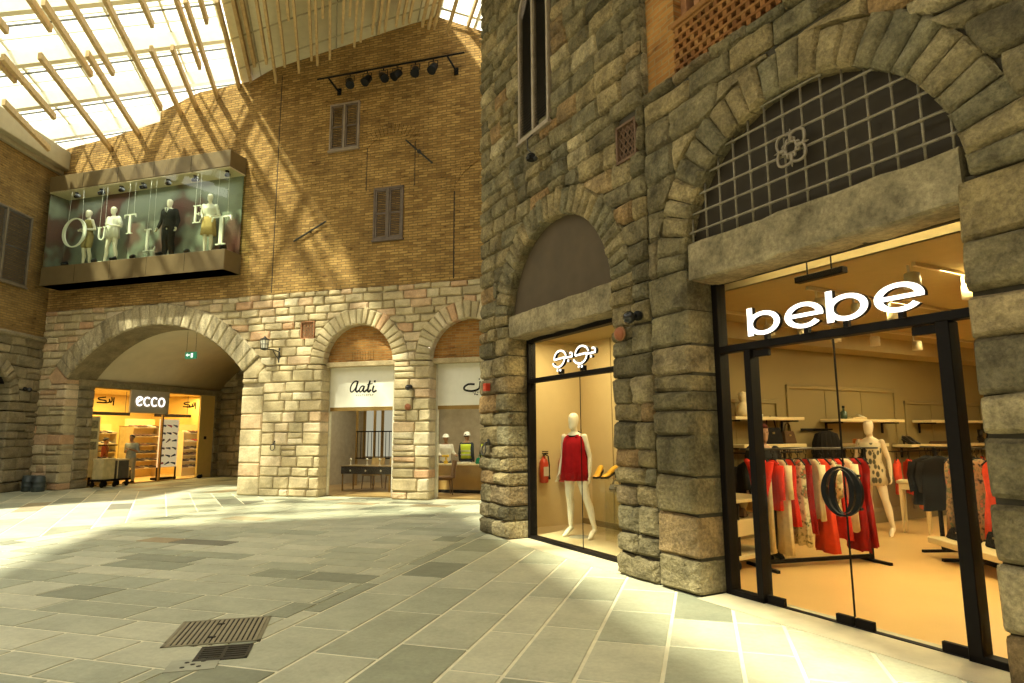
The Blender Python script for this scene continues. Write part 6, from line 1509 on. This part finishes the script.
# the white picture panel behind the right pane
t = thing('picture_panel', 'white panel with a grid of small shoe pictures behind the right pane', 'panel', E, (4.52, .35, .004))
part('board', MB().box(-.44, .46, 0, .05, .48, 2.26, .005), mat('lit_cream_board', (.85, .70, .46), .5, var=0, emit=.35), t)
gp = random.Random(9)
for r_ in range(6):
    for c in range(3):
        m = MB(); x = -.28+c*.28; z = .62+r_*.28; u, s = shoe_mb(.9); 
        for q in (u, s): q.v = [(a[1]*1.0, -.002-.008*abs(a[0])*5, a[2]) for a in q.v]
        u.add(s.v, s.f); u.xf(Matrix.Translation((x, 0, z-.03)) @ Matrix.Rotation(R(gp.uniform(-30, 30)), 4, 'Y')); part('picture', u, gp.choice([SH['black'][0].materials[0], SH['brown'][0].materials[0], SH['red'][0].materials[0], SH['grey'][0].materials[0]]), t)
m = MB(); m.box(-.44, -.40, 0, .05, 0, .48); m.box(.42, .46, 0, .05, 0, .48); m.box(-.44, .46, -.02, .3, .02, .1); part('stand', m, M_dark, t)
t = thing('poster_panel', 'narrow white panel with three pictures at the left of the shoe shop', 'panel', E, (1.42, .42, .004)); part('board', MB().box(-.22, .22, 0, .04, .3, 2.3), mat('white_board', (.8, .72, .55), .5), t)
for k in range(3): part('picture', MB().box(-.14, .14, -.006, 0, 1.2+k*.35, 1.46+k*.35), mat('grey_picture', (.3, .26, .2), .6, var=.5, scale=12), t)
m = MB(); m.box(-.2, .2, -.1, .14, 0, .03); m.box(-.03, .03, 0, .04, .03, .3); part('stand', m, M_dark, t)
# cart with boxes in front of the left pane
t = thing('stock_cart', 'low dark cart loaded with boxes standing in front of the shoe shop', 'cart', E, (1.50, -.36, .004)); t.scale = (.80, 1, 1)
part('deck', MB().box(-.72, .72, -.26, .26, .20, .26, .006), M_dark, t)
for x in (-.58, 0, .58):
    for y in (-.2, .2): m = MB(); m.lathe([(.001, -.025), (.085, -.025), (.09, 0), (.085, .025), (.001, .025)], 14, (x, y, .09), axis='y'); m.box(x-.03, x+.03, y-.035, y+.035, .1, .2); part('wheel', m, M_black, t)
m = MB(); m.tube([(.70, -.22, .26), (.70, -.22, .62), (.70, .22, .62), (.70, .22, .26)], .014, 6); part('handle', m, M_iron, t)
t = thing('storage_box', 'pale yellow box on the left of the stock cart', 'box', E, (1.24, -.36, .266)); t.scale = (.8, 1, 1); part('body', MB().box(-.27, .27, -.22, .22, 0, .62, .008), mat('pale_yellow_box', (.62, .50, .24), .6), t); part('lid', MB().box(-.28, .28, -.23, .23, .62, .66, .004), M_shelf, t)
t = thing('storage_box', 'dark sided box on the right of the stock cart', 'box', E, (1.76, -.36, .266)); t.scale = (.8, 1, 1); part('body', MB().box(-.27, .27, -.22, .22, 0, .58, .008), mat('dark_box', (.09, .075, .055), .6), t); part('lid', MB().box(-.28, .28, -.23, .23, .58, .63, .004), M_shelf, t); part('edging', MB().box(-.28, -.24, -.235, -.22, 0, .58), M_shelf, t)
t = thing('display_case', 'glass topped display case of dark shoes behind the stock cart', 'case', E, (2.05, 1.0, .004)); part('base', MB().box(-.6, .6, -.25, .25, 0, .85, .006), mat('case_wood', (.50, .36, .14), .5), t); m = MB(); m.box(-.6, .6, -.25, -.24, .85, 1.3); m.box(-.6, .6, -.25, .25, 1.3, 1.31); m.box(-.6, -.59, -.25, .25, .85, 1.3); m.box(.59, .6, -.25, .25, .85, 1.3); part('glass', m, M_acr, t); part('top_edge', MB().box(-.62, .62, -.27, .27, 1.31, 1.35), M_dark, t)
for i in range(5): shoe(gs.choice(['black', 'brown', 'grey']), 'shoe %s from the left inside the glass display case' % ORD[i], E, (1.6+i*.22, 1.0, .86), 60, 'shoes in the glass display case')
t = thing('try_on_bench', 'long slanting wooden bench inside the shoe shop doorway', 'bench', E, (4.0, 1.9, .004), rot=25); part('seat', MB().box(-.7, .7, -.18, .18, .36, .42, .008), M_shelf, t)
for x in (-.6, .6): part('leg', MB().box(x-.03, x+.03, -.15, .15, 0, .36), M_dark, t)
t = thing('floor_bag', 'dark backpack lying on the floor by the passage wall right of the picture panel', 'bag', E, (5.55, -.25, .004)); m = MB(); m.sphere((0, 0, .075), (.13, .09, .075), 12, 8); part('body', m, M_black, t, True); m = MB(); m.tube([(-.06, -.06, .12), (0, -.1, .16), (.06, -.06, .12)], .012, 6); part('strap', m, M_black, t)
for k, (x, y) in enumerate(((1.8, 1.6), (3.4, 1.6), (5.2, 1.6), (2.6, 3.0), (5.0, 3.0), (6.9, 1.6))): light('shoe_shop_ceiling_lamp', 'AREA', E.w(x, y, 3.28), 60, (1, .70, .26), size=1.0).rotation_euler = (0, 0, E.rz)
m = MB(); m.lathe([(.09, 0), (.1, -.03), (.05, -.06), (.001, -.065)], 14); single('smoke_detector', m, M_white, 'small white smoke detector on the passage vault', 'detector', B, (-5.0, 4.0, 4.985), smooth=True)
